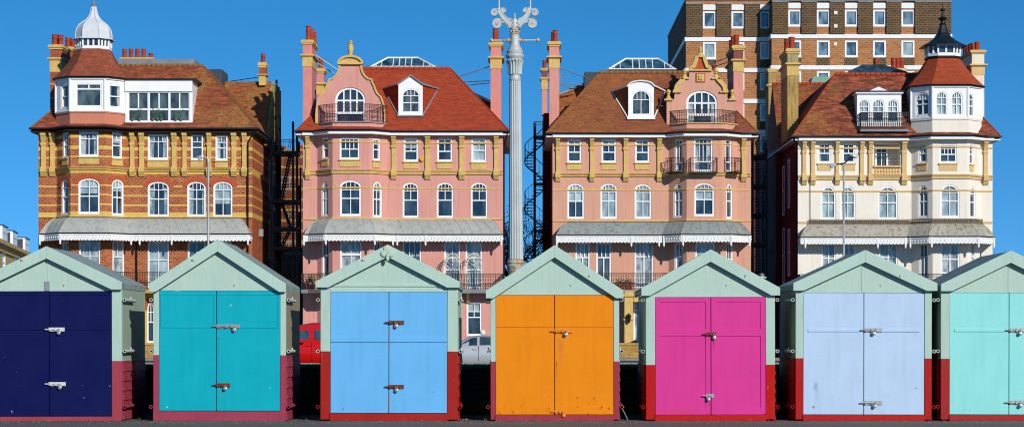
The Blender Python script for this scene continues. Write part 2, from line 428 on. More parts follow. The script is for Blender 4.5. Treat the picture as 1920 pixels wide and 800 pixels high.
# low retaining wall between promenade and lawn
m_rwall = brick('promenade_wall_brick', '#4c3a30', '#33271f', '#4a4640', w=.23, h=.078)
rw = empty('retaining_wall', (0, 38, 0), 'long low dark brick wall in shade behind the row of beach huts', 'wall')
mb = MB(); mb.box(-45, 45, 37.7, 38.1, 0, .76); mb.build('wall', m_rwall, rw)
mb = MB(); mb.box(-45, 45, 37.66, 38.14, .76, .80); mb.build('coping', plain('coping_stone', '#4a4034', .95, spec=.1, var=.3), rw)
mb = MB()      # turf bank behind the wall
mb.rings([[(-60, 38.14, 0), (-60, 38.14, .81), (-60, 38.7, .83), (-60, 40.5, .3), (-60, 41.6, 0)], [(60, 38.14, 0), (60, 38.14, .81), (60, 38.7, .83), (60, 40.5, .3), (60, 41.6, 0)]], mi=0)
mb.build('grass_bank', m_turf)['kind'] = 'structure'
mb = MB(); rg = random.Random(3)
for i in range(15000):
    x = rg.uniform(-9.2, 9.2); y = rg.uniform(37.9, 38.9); h = rg.uniform(.01, .035); a = rg.uniform(0, 6.28); w = .006
    dx, dy = math.cos(a)*w, math.sin(a)*w; lx, ly = rg.uniform(-.02, .02), rg.uniform(-.02, .02)
    mb.face([(x-dx, y-dy, .815), (x+dx, y+dy, .815), (x+lx, y+ly, .825+h)])
sg = N('grass_blades', .8, .2); tag(mb.build('grass', sg.col(sg.mix(sg.rng(sg.noise(5, 3), .35, .65), (.05,.13,.02,1), (.13,.2,.05,1)))), 'short green grass along the top of the dark wall', 'grass', kind='stuff')

# ---------------------------------------------------------------- beach huts
YH, DEP = 35.0, 2.1
m_bolt = {'steel': M['steel'], 'rust': M['rust'], 'white': plain('zinc_bolt', '#e4e4dc', .4, .3), 'orange': plain('painted_bolt', '#e8861c', .5)}
m_felt = paint('roof_felt', '#98a8a2', .2, .85, 4, .3)
m_tube = plain('pipe_paint', '#c9d6cf', .45, 0, .5, .1, 20)
def hut(cx, apex, tip0, tip1, dx, w0, w1, d0, d1, dmid, dt, db, red, base, col, redc, name_label, bolts, rail, felt=None, side=MINT, seam=False, extra=None, style='strip', boltx=None):
    s = YH/F; x = lambda p: X(p, YH); z = lambda p: Z(p, YH)
    root = empty('beach_hut', (x(cx), YH, 0), name_label, 'beach hut', 'painted beach huts in a row on the promenade')
    x0, x1, xd0, xd1, xm = x(w0), x(w1), x(d0), x(d1), x(dmid)
    zred, zdt, zdb = z(red), z(dt), max(.05, z(db))
    key = str(cx)
    tw = twotone('hut_paint_'+key, MINT, redc, zred); tws = twotone('hut_side_paint_'+key, side, redc, zred, .18)
    mint = paint('mint_paint', MINT, .05, .55, 3, .07, speck=6, speckc='#8a6a3a', thr=.70)
    redm = paint('hut_red_'+key, redc, .12, .6, 5, .12, speck=14, speckc='#b9838a', thr=.70)
    for a, b in ((x0, xd0-.005), (xd1+.005, x1)):
        mb = MB(); mb.box(a, b, YH-.035, YH+.06, .02, z(tip1)+.02); mb.build('corner_post', tw, root, bevel=.006)
    # gable panel above the doors, following the roof pitch
    sl = (tip0-apex)/dx; th = 20*s
    za = z(apex)-th
    ze = lambda xx: za-abs(xx-x(cx))*sl+.01
    mb = MB()
    P0 = [(x0, zdt+.006), (x1, zdt+.006), (x1, ze(x1)), (x(cx), za+.01), (x0, ze(x0))]
    if ze(x0) < zdt+.02: # boards low: clip
        xa = x(cx)-(za+.01-(zdt+.006))/sl; xb = 2*x(cx)-xa; P0 = [(xa, zdt+.006), (xb, zdt+.006), (x(cx), za+.01)]
    mb.loft([(a, YH-.012, b) for a, b in P0], [(a, YH+.05, b) for a, b in P0])
    g = mb.build('gable_panel', mint, root)
    if seam:
        mb = MB(); mb.box(x(seam)-.006, x(seam)+.006, YH-.020, YH-.012, zdt+.02, za-.08); mb.build('batten', mint, g)
    if style == 'lintel':
        mb = MB(); mb.box(xd0-.02, xd1+.02, YH-.03, YH-.012, zdt+.085, zdt+.115); mb.box(xd0, xd1, YH-.03, YH-.012, zdt+.004, zdt+.055); mb.build('drip_rail', mint, g)
    # sides and back
    yb = YH+DEP
    for sx, xa in ((-1, x0), (1, x1)):
        mb = MB(); a, b = (xa-.0, xa+.04) if sx < 0 else (xa-.04, xa)
        mb.box(a, b, YH+.0605, yb, zred, z(tip1)+.02); mb.box(a-.004 if sx<0 else b-.03, a+.03 if sx<0 else b+.004, yb-.06, yb+.004, zred-.05, z(tip1)+.02); mb.box(a-.012 if sx < 0 else b, a if sx < 0 else b+.012, YH+.065, yb-.01, zred-.03, zred+.02)
        mb.build('side_wall', tws, root, label=None)
        mb = MB(); n = 6; hh = (zred-.03)/n
        for i in range(n):
            c = .015+i*hh; o0, o1 = .022, .004
            xs = (lambda o: xa-o) if sx < 0 else (lambda o: xa+o)
            mb.loft([(xs(-.03), YH+.0605, c), (xs(o0), YH+.0605, c), (xs(o1), YH+.0605, c+hh), (xs(-.03), YH+.0605, c+hh)], [(xs(-.03), yb, c), (xs(o0), yb, c), (xs(o1), yb, c+hh), (xs(-.03), yb, c+hh)])
        mb.build('clapboard', redm, root)
        for q in (z(562), z(658), z(762)):
            mb = MB(); xc = xa+sx*.042; r = .027
            mb.lathe((xc, YH-.02, q), [(r, 0), (r, .92), (r*.7, .92), (r*.7, 0), (r, 0)], 14, ax='y', caps=False)
            mb.tube((xc, YH+.55, q+r), (xc, YH+.55, q+r+.03), .012); mb.box(min(xa, xc), max(xa, xc), YH+.3, YH+.33, q-.02, q+.02)
            mb.build('pipe_socket', m_tube if q > .4 else redm, root, smooth=True)
    mb = MB(); mb.box(x0+.01, x1-.01, yb-.05, yb-.002, .02, z(tip1)); mb.face([(x0, yb-.03, z(tip1)), (x1, yb-.03, z(tip1)), (x(cx), yb-.03, za)]); mb.build('back_wall', tws, root)
    mb = MB(); mb.box(xd0-.005 if name_label.find('navy') >= 0 else xd0-.01, xd1+.01, YH-.055, YH+.02, 0, zdb-.008)
    if style in ('full',): mb.box(x0+.0, x1-.0, YH-.06, YH-.036, .0, zdb-.008)
    mb.build('plinth', redm, root, bevel=.005)
    # roof slopes, barge boards
    et = Z(tip0, YH); top = z(apex); hx = dx*s
    for sx in (-1, 1):
        xe = x(cx)+sx*hx; xc = x(cx)
        mb = MB(); t = .045
        a = [(xc, YH-.06, top+.0), (xe, YH-.06, et), (xe, YH-.06, et-t), (xc, YH-.06, top-t)]
        b = [(p[0], yb+.08, p[2]) for p in a]; mb.loft(a, b)
        mb.box(min(xe-sx*.03, xe), max(xe-sx*.03, xe), YH-.06, yb+.08, et-.095, et-t-.002)
        mb.build('roof_slope', felt or m_felt, root)
        mb = MB(); e = 3*s; bt = tip1
        a = [(xc, YH-.115, top+.012), (xe+sx*.006, YH-.115, et+.012), (xe+sx*.006, YH-.115, z(bt)), (x(cx)+sx*(hx-(bt-tip0)*s*.35), YH-.115, z(bt)), (xc, YH-.115, top-th-.015)]
        # lower edge kept parallel to the slope
        kx = x(cx)+sx*(top-th-.015-z(bt))/sl if (top-th-.015-z(bt))/sl < hx else x(cx)+sx*(hx-.02)
        a[3] = (kx, YH-.115, z(bt))
        mb.loft(a, [(p[0], YH-.062, p[2]) for p in a]); mb.build('barge_board', mint, root, bevel=.006)
    # doors
    dm = paint('door_paint_'+key, col, .05, .5, 2.2, .05, .12, spec=.12, **(extra or {}))
    for k, (a, b) in enumerate(((xd0, xm-.006), (xm+.006, xd1))):
        mb = MB(); mb.box(a, b, YH-.022, YH+.02, zdb, zdt); yf = YH-.022
        zr = z(rail)
        def st(p, q, r0, r1, d=.012): mb.box(p, q, yf-d, yf+.002, r0, r1)
        if style == 'panel':
            w = .09
            st(a, a+w*.8, zdb, zdt); st(b-w*.8, b, zdb, zdt); st(a+w*.8, b-w*.8, zdt-.07, zdt); st(a+w*.8, b-w*.8, zdb, zdb+.10); st(a+w*.8, b-w*.8, zr-.04, zr+.07)
        elif style == 'strip':
            m_ = .07; st(a+m_, b-m_, zr-.012, zr+.03, .014)
        elif style == 'lintel':
            st(a, b, zr-.006, zr+.07, .016); st(a, b, zdb, zdb+.02, .01)
        elif style == 'orange':
            st(a, b, zdb, zdb+.12, .014); st(a, b, zr+.006, zdt, .010)
        elif style == 'full':
            st(a+.02, b-.03, zr-.008, zr+.004, .010); st(a+.02, a+.03, zr, zdt-.05, .008); st(b-.04, b-.03, zr, zdt-.05, .008); st(a+.02, b-.03, zdt-.06, zdt-.05, .008)
        else:
            m_ = .06; st(a+m_, b-m_, zr-.01, zr+.012, .010); st(a+m_, a+m_+.012, zr, zdt-.1, .006); st(b-m_, b-m_-.012, zr, zdt-.1, .006) if 0 else None
        d = mb.build('door', dm, root, bevel=.003)
        if k:
            for (by, bw_, bm_, lx) in bolts:
                m2 = m_bolt[bm_]; q = z(by); xs = x(boltx or dmid)-.03; wd_ = bw_*s
                mb = MB(); mb.box(xs+.025, xs+wd_, yf-.022, yf-.0165, q-.03, q+.03); mb.tube((xs-.03, yf-.034, q), (xs+wd_*.65, yf-.034, q), .011, 8)
                for t in (.1, .4, .62): mb.box(xs+.025+wd_*t-.012, xs+.025+wd_*t+.012, yf-.05, yf-.02, q-.022, q+.022)
                for t in (.15, .92): mb.ball((xs+.025+(wd_-.025)*t, yf-.023, q+.018), .006, 6, 4)
                mb.build('bolt', m2, d, smooth=False)
                mb = MB(); c = (x(lx), yf-.05, q-.055)
                mb.lathe((c[0], c[1]-.012, c[2]), [(.018, 0), (.028, .004), (.030, .012), (.028, .022), (.018, .026)], 14, ax='y')
                mb.path([(c[0]+.018*math.cos(t), c[1], c[2]+.022+.034*math.sin(t)) for t in [math.pi*i/6 for i in range(7)]], .006, 6)
                mb.build('padlock', m_bolt['steel'] if bm_ != 'orange' or by < 700 else m_bolt['orange'], d, smooth=True)
    root.rotation_euler = (0, R(random.Random(int(cx)).uniform(-.14, .14)), 0)
    return root
h1 = hut(90, 463, 530, 543, 140, -49, 229, -28, 210, 93, 546, 779, 676, 790, '#101d52', '#a84254', 'navy blue beach hut at the left edge of the photo, maroon base', [(617, 33, 'white', 112), (719, 35, 'white', 114)], 617, seam=90, style='full', side='#a9bfae', extra=dict(speck=10, speckc='#c8c8d8', thr=.73, low=(.1, .4, .03)))
h2 = hut(409, 450, 533, 547, 127, 288, 536, 299, 525, 406, 545, 769, 665, 790, '#00adbe', '#a24056', 'turquoise beach hut with chipped paint, between the navy and sky blue huts', [(611, 48, 'steel', 440), (721, 30, 'rust', 423)], 613, side='#a39c86', style='full', extra=dict(speck=7, speckc='#9fd8dc', thr=.68, low=(1.2, 1.9, -.035), runs=((.0, 1.3, .9, .012, '#0c7c88'), (.06, .5, .3, .02, '#5a8a80'))))
h3 = hut(727, 460, 529, 539, 134, 601, 858, 620, 838, 729, 547, 773, 658, 788, '#6cb8ee', '#a8241f', 'sky blue beach hut with rounded ornament at its gable peak', [(604, 32, 'rust', 743), (724, 32, 'rust', 744)], 640, style='lintel', extra=dict(runs=((.015, .42, .40, .03, '#b98a58'), (.02, 1.45, .5, .022, '#a98a70')), speck=8, speckc='#3f6f9c', thr=.72))
h4 = hut(1040, 461, 546, 559, 128, 920, 1161, 930, 1150, 1040, 553, 776, 677, 788, '#ee8c14', '#a03a48', 'orange beach hut in front of the silver lamp column', [(620, 38, 'orange', 1061), (771, 26, 'orange', 1057)], 613, style='orange', extra=dict(speck=16, speckc='#a4561c', thr=.71, low=(.1, .55, .09), runs=((.09, 1.26, .5, .05, '#d97a3c'), (.03, .95, .35, .012, '#8c4a24'))))
h5 = hut(1332, 469, 541, 554, 129, 1211, 1453, 1229, 1435, 1333, 557, 776, 683, 789, '#db3f96', '#bc1812', 'bright pink beach hut with framed door panels and scarlet base', [(626, 22, 'rust', 1339), (741, 18, 'steel', 1328)], 625, style='panel', boltx=1324, extra=dict(runs=((.05, 1.3, .28, .02, '#a83a60'), (-.015, .36, .3, .02, '#a8405c'), (-.5, .2, .12, .25, '#c84a5c')), speck=9, speckc='#a83458', thr=.73))
h6 = hut(1620, 470, 532, 545, 134, 1491, 1746, 1506, 1732, 1619, 549, 776, 671, 788, '#bad2ee', '#b41c1c', 'pale lavender blue beach hut, second from the right edge', [(618, 38, 'steel', 1637), (754, 38, 'steel', 1639)], 620, seam=1616, side='#8f9a8c', extra=dict(speck=7, speckc='#8f9aa8', thr=.71, low=(.1, .9, .05), runs=((-.75, .6, .35, .05, '#9aa8b8'),)))
h7 = hut(1892, 471, 534, 546, 130, 1763, 2022, 1780, 2004, 1891, 549, 776, 672, 788, '#96e2df', '#a62a2c', 'pale aqua beach hut cut off by the right edge of the photo', [(618, 36, 'steel', 1911), (753, 36, 'steel', 1912)], 620, seam=1890, side='#9db5a4', extra=dict(speck=9, speckc='#6fb0ac', thr=.725))
# hinge plate on the navy hut's gable; trefoil ornament on the sky blue hut
mb = MB(); a = W(85, 527, YH); b = W(94, 545, YH); mb.box(a.x, b.x, YH-.03, YH-.0215, b.z, a.z); mb.build('hinge_plate', M['steel'], h1)
mb = MB(); c = W(727, 467, YH)
for dx, dz, r in ((0, .0, .062), (-.055, -.07, .052), (.055, -.07, .052)): mb.lathe((c.x+dx, YH-.14, c.z+dz), [(r*.8, -.002), (r*.92, .0), (r, .006), (r, .024)], 18, ax='y')
mb.lathe((c.x, YH-.15, c.z-.12), [(.010, .05), (.03, -.02), (.026, -.05), (.012, -.07)], 12)
mb.build('gable_ornament', paint('ornament_paint', '#b9d0bd', .06), h3, smooth=True)
# wire prop and pebble between the orange and pink huts
p = W(1166, 768, 35.1); mb = MB()
mb.path([(p.x-.04, 35.1, .22), (p.x, 35.1, .25), (p.x+.03, 35.1, .21), (p.x-.0, 35.1, .19)], .008)
mb.path([(p.x, 35.1, .2), (p.x+.05, 35.08, .1), (p.x+.09, 35.05, .01)], .008); tag(mb.build('wire_prop', M['steel'], None), 'thin bent wire prop standing on the asphalt beside the orange hut', 'prop')
mb = MB(); p = W(874, 786, 35); mb.ball((p.x, 35.0, .018), .03, 9, 5, .6); mb.ball((p.x-.05, 35.02, .012), .018, 8, 5, .6); tag(mb.build('pebble', plain('pebble', '#9a7a58', .8), None, smooth=True), 'small brown pebble on the asphalt at the foot of the sky blue hut', 'stone')

# weeds and grit along the foot of the huts
rg = random.Random(21); mb = MB()
for i in range(46):
    x = rg.uniform(-8.4, 8.4); y = rg.uniform(34.86, 34.93)
    if rg.random() < .5: y = rg.uniform(35.1, 36.6); x = rg.choice([X(p, 35) for p in (252, 284, 556, 595, 866, 912, 1166, 1204, 1460, 1484, 1752)])+rg.uniform(-.03, .03)
    for k in range(rg.randint(4, 10)):
        a = rg.uniform(0, 6.28); h = rg.uniform(.015, .06); px_, py_ = x+rg.uniform(-.02, .02), y+rg.uniform(-.01, .01); mb.face([(px_-.003, py_, .001), (px_+.003, py_, .001), (px_+.02*math.cos(a), py_+.015*math.sin(a), h)])
tag(mb.build('weeds', plain('weed_green', '#5a6c34', .8)), 'tiny weeds sprouting from the asphalt at the foot of the huts', 'weeds', kind='stuff')
mb = MB()
for i in range(900):
    x, y, r = rg.uniform(-8.6, 8.6), rg.uniform(33.8, 35.0)+0, rg.uniform(.003, .009); mb.lathe((x, y, 0), [(r, .0), (r*.5, r)], 5)
tag(mb.build('grit', plain('grit_stone', '#8c8478', .9, var=.3, scale=40)), 'loose grit scattered on the asphalt before the huts', 'grit', kind='stuff')
# ---------------------------------------------------------------- villas
YF, YB = 138.0, 152.0
def zz(py, Y=YF): return Z(py, Y)
def chimney(par, px0, px1, Yf, dep, ybase, zones, pots, ytop, name='chimney', potr=.15, pot_h=None):
    """zones: (y_top, y_bottom, material, projection); pots: list of (dx, dy, top py)"""
    x0, x1 = X(px0, Yf), X(px1, Yf); root = None
    for i, (a, b, m, pr) in enumerate(zones):
        mb = MB(); za, zb = Z(a, Yf), Z(b, Yf)
        if pr > .03:
            mb.box(x0-pr, x1+pr, Yf-pr, Yf+dep+pr, zb+(za-zb)*.35, za-(za-zb)*.15)
            mb.box(x0-pr*.5, x1+pr*.5, Yf-pr*.5, Yf+dep+pr*.5, zb+.001, zb+(za-zb)*.349)
            mb.box(x0-pr*.6, x1+pr*.6, Yf-pr*.6, Yf+dep+pr*.6, za-(za-zb)*.149, za-.001)
        else: mb.box(x0-pr, x1+pr, Yf-pr, Yf+dep+pr, zb, za)
        if root is None: root = mb.build(name, m, par)
        else: mb.build('cap_moulding' if pr > .03 else 'shaft', m, root)
    zt = Z(ytop, Yf)
    for dx, dy, pt in pots:
        c = (x0+dx*(x1-x0), Yf+dy, zt); h = Z(pt, Yf+dy)-zt; r = potr; mb = MB()
        mb.lathe(c, [(r*1.05, 0), (r*1.1, h*.1), (r*.92, h*.14), (r*.86, h*.6), (r*1.0, h*.66), (r*1.02, h*.72), (r*.88, h*.76), (r*.86, h*.92), (r*.98, h*.94), (r*.98, h), (r*.7, h), (r*.68, h*.8)], 12)
        mb.build('chimney_pot', M['pot'], root, smooth=True)
    return root
class House: pass
def house(name, label, xl, xr, b, ze_px, p, mats, wins, pil, ridge, eave, trims, canopy, roofm, group='seafront villas in a row', side='l', fascia='fwhite', gut=True):
    """b = bay corners in px; p = bay projection in metres"""
    H = House(); Yb = YF-p
    x = [X(xl, YF), X(b[0], YF), X(b[1], Yb), X(b[2], Yb), X(b[3], YF), X(xr, YF)]
    root = empty(name, ((x[0]+x[-1])/2, YF, 0), label, 'villa', group); H.root = root
    plan = [(x[0], YF), (x[1], YF), (x[2], Yb), (x[3], Yb), (x[4], YF), (x[5], YF)]; H.plan = plan; H.x = x; H.Yb = Yb
    panels = [Panel(plan[i], plan[i+1]) for i in range(5)]; H.P = panels
    edges = [xl]+list(b)+[xr]; ze = zz(ze_px); H.ze = ze
    ops = [[] for _ in panels]; todo = []
    for w in wins:
        xc = (w[0]+w[1])/2; k = max(i for i in range(5) if xc >= edges[i]) if xc < xr else 4
        op = panels[k].op(w[0], w[1], w[2], w[3], w[4] if len(w) > 4 else 0); ops[k].append(op); todo.append((k, op, w[5] if len(w) > 5 else {}))
    mb = MB()
    for P, o in zip(panels, ops): wall(mb, P, 0, ze+.1, o)
    mb.build('front_wall', mats['wall'], root)
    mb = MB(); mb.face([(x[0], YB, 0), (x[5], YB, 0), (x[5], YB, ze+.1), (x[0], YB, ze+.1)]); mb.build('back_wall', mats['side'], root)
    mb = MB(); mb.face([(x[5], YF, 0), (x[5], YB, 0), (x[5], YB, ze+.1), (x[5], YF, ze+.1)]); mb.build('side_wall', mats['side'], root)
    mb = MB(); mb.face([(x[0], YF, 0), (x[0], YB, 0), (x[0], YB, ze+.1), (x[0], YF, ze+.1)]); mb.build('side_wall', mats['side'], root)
    for k, op, kw in todo:
        if kw.get('skip'): continue
        kw = dict(kw); window(root, panels[k], op, **kw)
    # mouldings
    for (ya, yb_, d, mt) in trims:
        mb = MB(); za, zb = zz(ya), zz(yb_)
        if d > .1:
            band(mb, plan, zb, zb+(za-zb)*.55, d*.45); band(mb, plan, zb+(za-zb)*.551, za, d*.7, d1=d)
        else: band(mb, plan, zb, za, d)
        mb.build('string_course', mats['trim'], root)
    # pilasters
    zb_, zs = zz(trims[0][0]), zz(trims[0][1])
    for (a, c) in pil:
        k = max(i for i in range(5) if (a+c)/2 >= edges[i]); P = panels[k]; u0, u1 = P.u(a), P.u(c); mb = MB(); w = u1-u0
        zt = ze-.02; dd = .12
        u0 += .015; u1 -= .015; pbox(mb, P, u0, u1, zb_+.10, zt-.75, -.02, dd); pbox(mb, P, u0-.03, u1+.03, zb_+.001, zb_+.10, -.02, dd+.05)
        pbox(mb, P, u0-.03, u1+.03, zt-.75, zt-.6, -.02, dd+.05)
        mb.loft([P.pt(u0, zt-.6, -.02), P.pt(u1, zt-.6, -.02), P.pt(u1, zt-.6, dd), P.pt(u0, zt-.6, dd)], [P.pt(u0, zt-.15, -.02), P.pt(u1, zt-.15, -.02), P.pt(u1, zt-.15, dd+.2), P.pt(u0, zt-.15, dd+.2)])
        pbox(mb, P, u0-.02, u1+.02, zt-.15, zt, -.02, dd+.26)
        mb.loft([P.pt(u0-.03, zs-.32, -.02), P.pt(u1+.03, zs-.32, -.02), P.pt(u1+.03, zs-.32, .08), P.pt(u0-.03, zs-.32, .08)], [P.pt(u0-.03, zs-.06, -.02), P.pt(u1+.03, zs-.06, -.02), P.pt(u1+.03, zs-.06, .24), P.pt(u0-.03, zs-.06, .24)])
        pbox(mb, P, u0-.04, u1+.04, zs-.06, zb_+.002, -.02, .28)
        mb.build('pilaster', mats['pil'], root)
    # panels under the top windows
    for k, op, kw in todo:
        if kw.get('skip') or op[4] or op[2] < zb_-.5 or kw.get('top') == .18: continue
        if op[2] > zb_ and mats.get('panel'):
            mb = MB(); P = panels[k]; pbox(mb, P, op[0]-.02, op[1]+.02, op[2]-.44, op[2]-.06, -.01, .05); pbox(mb, P, op[0]-.06, op[1]+.06, op[2]-.06, op[2]-.002, -.01, .12)
            mb.build('sill_panel', mats['panel'], root)
    if mats.get('arch'):
        for k, op, kw in todo:
            if op[4] and not kw.get('skip'):
                mb = MB(); a, c, zb2, zt2, r = op; P = panels[k]; O = arc(a-.30, c+.30, zt2+.26, r+.26*.9); I = arc(a, c, zt2, r)
                A = [P.pt(u, z, .03) for u, z in O]+[P.pt(u, z, .03) for u, z in reversed(I)]
                mb.loft(A, [P.pt(u, z, -.02) for u, z in O]+[P.pt(u, z, -.02) for u, z in reversed(I)])
                mb.build('window_arch', mats['arch'], root)
    # eaves: soffit, fascia, gutter, tiled skirt round the bay
    mb = MB(); band(mb, plan, ze-.02, ze+.06, .42, ext=.0); mb.build('soffit', M[fascia], root)
    mb = MB()
    if fascia == 'fwhite': band(mb, plan, ze-.02, ze+.17, .50, d0=.43)
    ov = offpoly(plan, .47); mb.box(x[0]-.40, x[0]-.001, YF-.40, YB, ze-.0, ze+.1); mb.build('fascia', M[fascia], root); mb = MB(); mb.box(x[5]+.001, x[5]+.40, YF-.40, YB, ze-.0, ze+.1)
    mb.build('fascia', M[fascia], root)
    mb = MB(); g = [Vector(q_) for q_ in offpoly(plan, .56)]; g[0].x -= .42; g[-1].x += .42
    gp = [(v.x, v.y, ze+.21) for v in g]; gp = [(g[0].x, YB, ze+.16)]+gp+[(g[-1].x, YB, ze+.16)]
    mb.path(gp, .065, 6); mb.build('gutter', M['gutter'], root)
    mb = MB(); A = offpoly(plan, .56); B = offpoly(plan, -.05)
    hgt = .24
    mb.rings([[(v.x, v.y, ze+.24), (w.x, w.y, ze+.24+hgt), (w.x, w.y, ze+.18)] for v, w in list(zip(A, B))[1:5]], True, True)
    mb.build('bay_skirt_roof', roofm, root)
    # main roof: hipped frustum
    (rx0, rx1, ry) = ridge; run = H.run = eave; zr = H.zr = zz(ry, YF-.5+run); z0 = ze+.22
    E = [(x[0]-.42, YF-.5), (x[5]+.42, YF-.5), (x[5]+.42, YB+.4), (x[0]-.42, YB+.4)]
    xa = X(rx0, YF-.5+run) if rx0 else x[0]-.42+run; xb = X(rx1, YF-.5+run) if rx1 else x[5]+.42-run
    T = [(xa, YF-.5+run), (xb, YF-.5+run), (xb, YB-run), (xa, YB-run)]
    mb = MB(); mb.rings([[(a, c, z0-.06) for a, c in E], [(a, c, z0) for a, c in E], [(a, c, zr) for a, c in T]])
    mb.build('roof', roofm, root); H.z0 = z0; H.ye = YF-.5
    mb = MB(); n = int((xb-xa)/.32)
    for i in range(n):
        a = xa+(xb-xa)*i/n; mb.lathe((a, YF-.5+run, zr+.01), [(.12, 0), (.13, .03), (.11, (xb-xa)/n-.03)], 8, ax='x')
    for (e, t) in ((E[0], T[0]), (E[1], T[1])):
        v0 = Vector((e[0], e[1], z0)); v1 = Vector((t[0], t[1], zr)); m_ = 34
        for i in range(m_):
            p0 = v0+(v1-v0)*(i/m_); p1 = v0+(v1-v0)*((i+.9)/m_); mb.tube(p0, p1, .06, 5, .045)
    mb.build('ridge_tiles', mats['ridge'], root)
    # canopy over the first floor, valance, drops
    if canopy:
        zt, zb3, zv = zz(canopy['top']), zz(canopy['edge'], YF-1.1), zz(canopy['val'], YF-1.1)
        e = canopy.get('e', 1.1); cx0, cx1 = X(canopy['x0'], YF-e), X(canopy['x1'], YF-e); ins = .75; pl = list(plan)
        rs = []; K = 7
        for i in range(K+1):
            t = i/K; L = offpoly(pl, .02+(e-.02)*t); z = zt-(zt-zb3)*(t**1.9*.82+t*.18)
            row = [(v.x, v.y, z) for v in L]
            row[0] = (cx0+ins*(1-t), row[0][1], z); row[-1] = (cx1-ins*(1-t), row[-1][1], z); rs.append(row)
        mb = MB(); mb.rings(rs, False, False, closed=False)
        for sgn, j in ((0, 0), (1, -1)):       # hipped ends
            end = [r[j] for r in rs]; mb.face(end+[(end[-1][0], YF-.01, end[-1][2])]) if 0 else None
            w_ = [(end[0][0], YF-.01, zt)]+[(r[j][0], YF-.01, r[j][2]) for r in rs]
            for i in range(K): mb.face([rs[i][j], rs[i+1][j], (rs[i+1][j][0], YF-.01, rs[i+1][j][2]), (rs[i][j][0], YF-.01, rs[i][j][2])])
        # raised rolls between the sheets
        for sg in range(len(pl)-1):
            a0, a1 = Vector(rs[-1][sg]), Vector(rs[-1][sg+1]); n = max(1, round((a1-a0).length/.62))
            for i in range(n+1):
                t = i/n; pp = [Vector(r[sg]).lerp(Vector(r[sg+1]), t)+Vector((0, -.004, .008)) for r in rs]
                mb.path(pp, .012, 4)
        cn = mb.build('canopy', canopy['mat'], root)
        mb = MB(); L = [Vector(v) for v in rs[-1]]; mb.path([(L[0].x, YF, L[0].z-.02)]+[v-Vector((0, 0, .02)) for v in L]+[(L[-1].x, YF, L[-1].z-.02)], .05, 6)
        mb.build('canopy_gutter', M['gutter'], root)
        mb = MB(); segs = [(Vector((L[0].x, YF, L[0].z)), L[0])]+list(zip(L, L[1:]))+[(L[-1], Vector((L[-1].x, YF, L[-1].z)))]
        hv = zb3-zv
        for a, b_ in segs:
            ln = (b_-a).length; n = max(1, round(ln/.22)); d = (b_-a).normalized(); nn = Vector((d.y, -d.x, 0))
            for i in range(n):
                p0, p1 = a+d*(ln*i/n), a+d*(ln*(i+1)/n); w = ln/n; t_ = zb3-.06
                sc = [p0+d*(w*.5-w*.5*math.cos(math.pi*k_/5))+Vector((0, 0, zv+.09-p0.z-.09*math.sin(math.pi*k_/5))) for k_ in range(6)]
                prof = [Vector((p0.x, p0.y, t_))]+[Vector((v.x, v.y, v.z)) for v in sc]+[Vector((p1.x, p1.y, t_))]
                mb.loft([v+nn*.015 for v in prof], [v-nn*.015 for v in prof])
                mb.lathe(((p0.x+p1.x)/2+nn.x*.02, (p0.y+p1.y)/2+nn.y*.02, (t_+zv)/2+.02), [(.035, -.04), (.035, .04)], 6)
            mb.loft([a+Vector((0,0,-.06))+nn*.04, b_+Vector((0,0,-.06))+nn*.04, b_+Vector((0,0,-.13))+nn*.04, a+Vector((0,0,-.13))+nn*.04], [a+Vector((0,0,-.06))-nn*.02, b_+Vector((0,0,-.06))-nn*.02, b_+Vector((0,0,-.13))-nn*.02, a+Vector((0,0,-.13))-nn*.02])
        mb.build('valance', M['white'], root)
        for dpx in canopy['drops']:
            # find outer-edge segment
            best = None
            for a, b_ in zip(L, L[1:]):
                t0, t1 = CX+F*a.x/a.y, CX+F*b_.x/b_.y
                if t0-1 <= dpx <= t1+1: f = (dpx-t0)/(t1-t0); best = a.lerp(b_, min(1, max(0, f)))
            if best is None: best = L[0] if dpx < CX+F*L[0].x/L[0].y else L[-1]
            mb = MB(); mb.box(best.x-.05, best.x+.05, best.y-.05, best.y+.05, zv-.16, zb3-.05); mb.ball((best.x, best.y, zv-.2), .05, 6, 4); mb.build('valance_drop', M['white'], root)
        if canopy.get('crest'):
            mb = MB(); Lc = [Vector(v)+Vector((0, 0, .0)) for v in rs[1]]; railing(mb, Lc, .28, .13, .013, True); mb.build('cresting', plain('rusty_cresting', '#6a5a4c', .7, var=.3), root)
    # first floor balcony
    zf = zz(canopy['floor']); mb = MB(); band(mb, plan, zf-.22, zf, 1.15, ext=0); mb.build('balcony_floor', mats.get('balc', M['lead']), root)
    L = [Vector((v.x, v.y, zf)) for v in offpoly(plan, 1.08)]; L = [Vector((L[0].x+.02, YF-.02, zf))]+L+[Vector((L[-1].x-.02, YF-.02, zf))]
    mb = MB(); railing(mb, L, zz(canopy['rail'], YF-1.1)-zf, .15, .013, True); mb.build('balcony_railing', canopy['railmat'], root)
    for i in range(9):
        mb = MB(); xx = x[0]+.8+(x[5]-x[0]-1.6)*i/8
        inb = x[1]-.2 < xx < x[4]+.2
        if inb: continue
        mb.loft([(xx-.09, YF, zf-.22), (xx+.09, YF, zf-.22), (xx+.09, YF-.8, zf-.22), (xx-.09, YF-.8, zf-.22)], [(xx-.09, YF, zf-.85), (xx+.09, YF, zf-.85), (xx+.09, YF-.12, zf-.8), (xx-.09, YF-.12, zf-.8)])
        mb.build('balcony_bracket', mats['trim'], root)
    return H
def roof_Y(H, px, py):
    k = H.run/(H.zr-H.z0); return (H.ye+k*(EYE-H.z0))/(1-k*(HZ-py)/F)
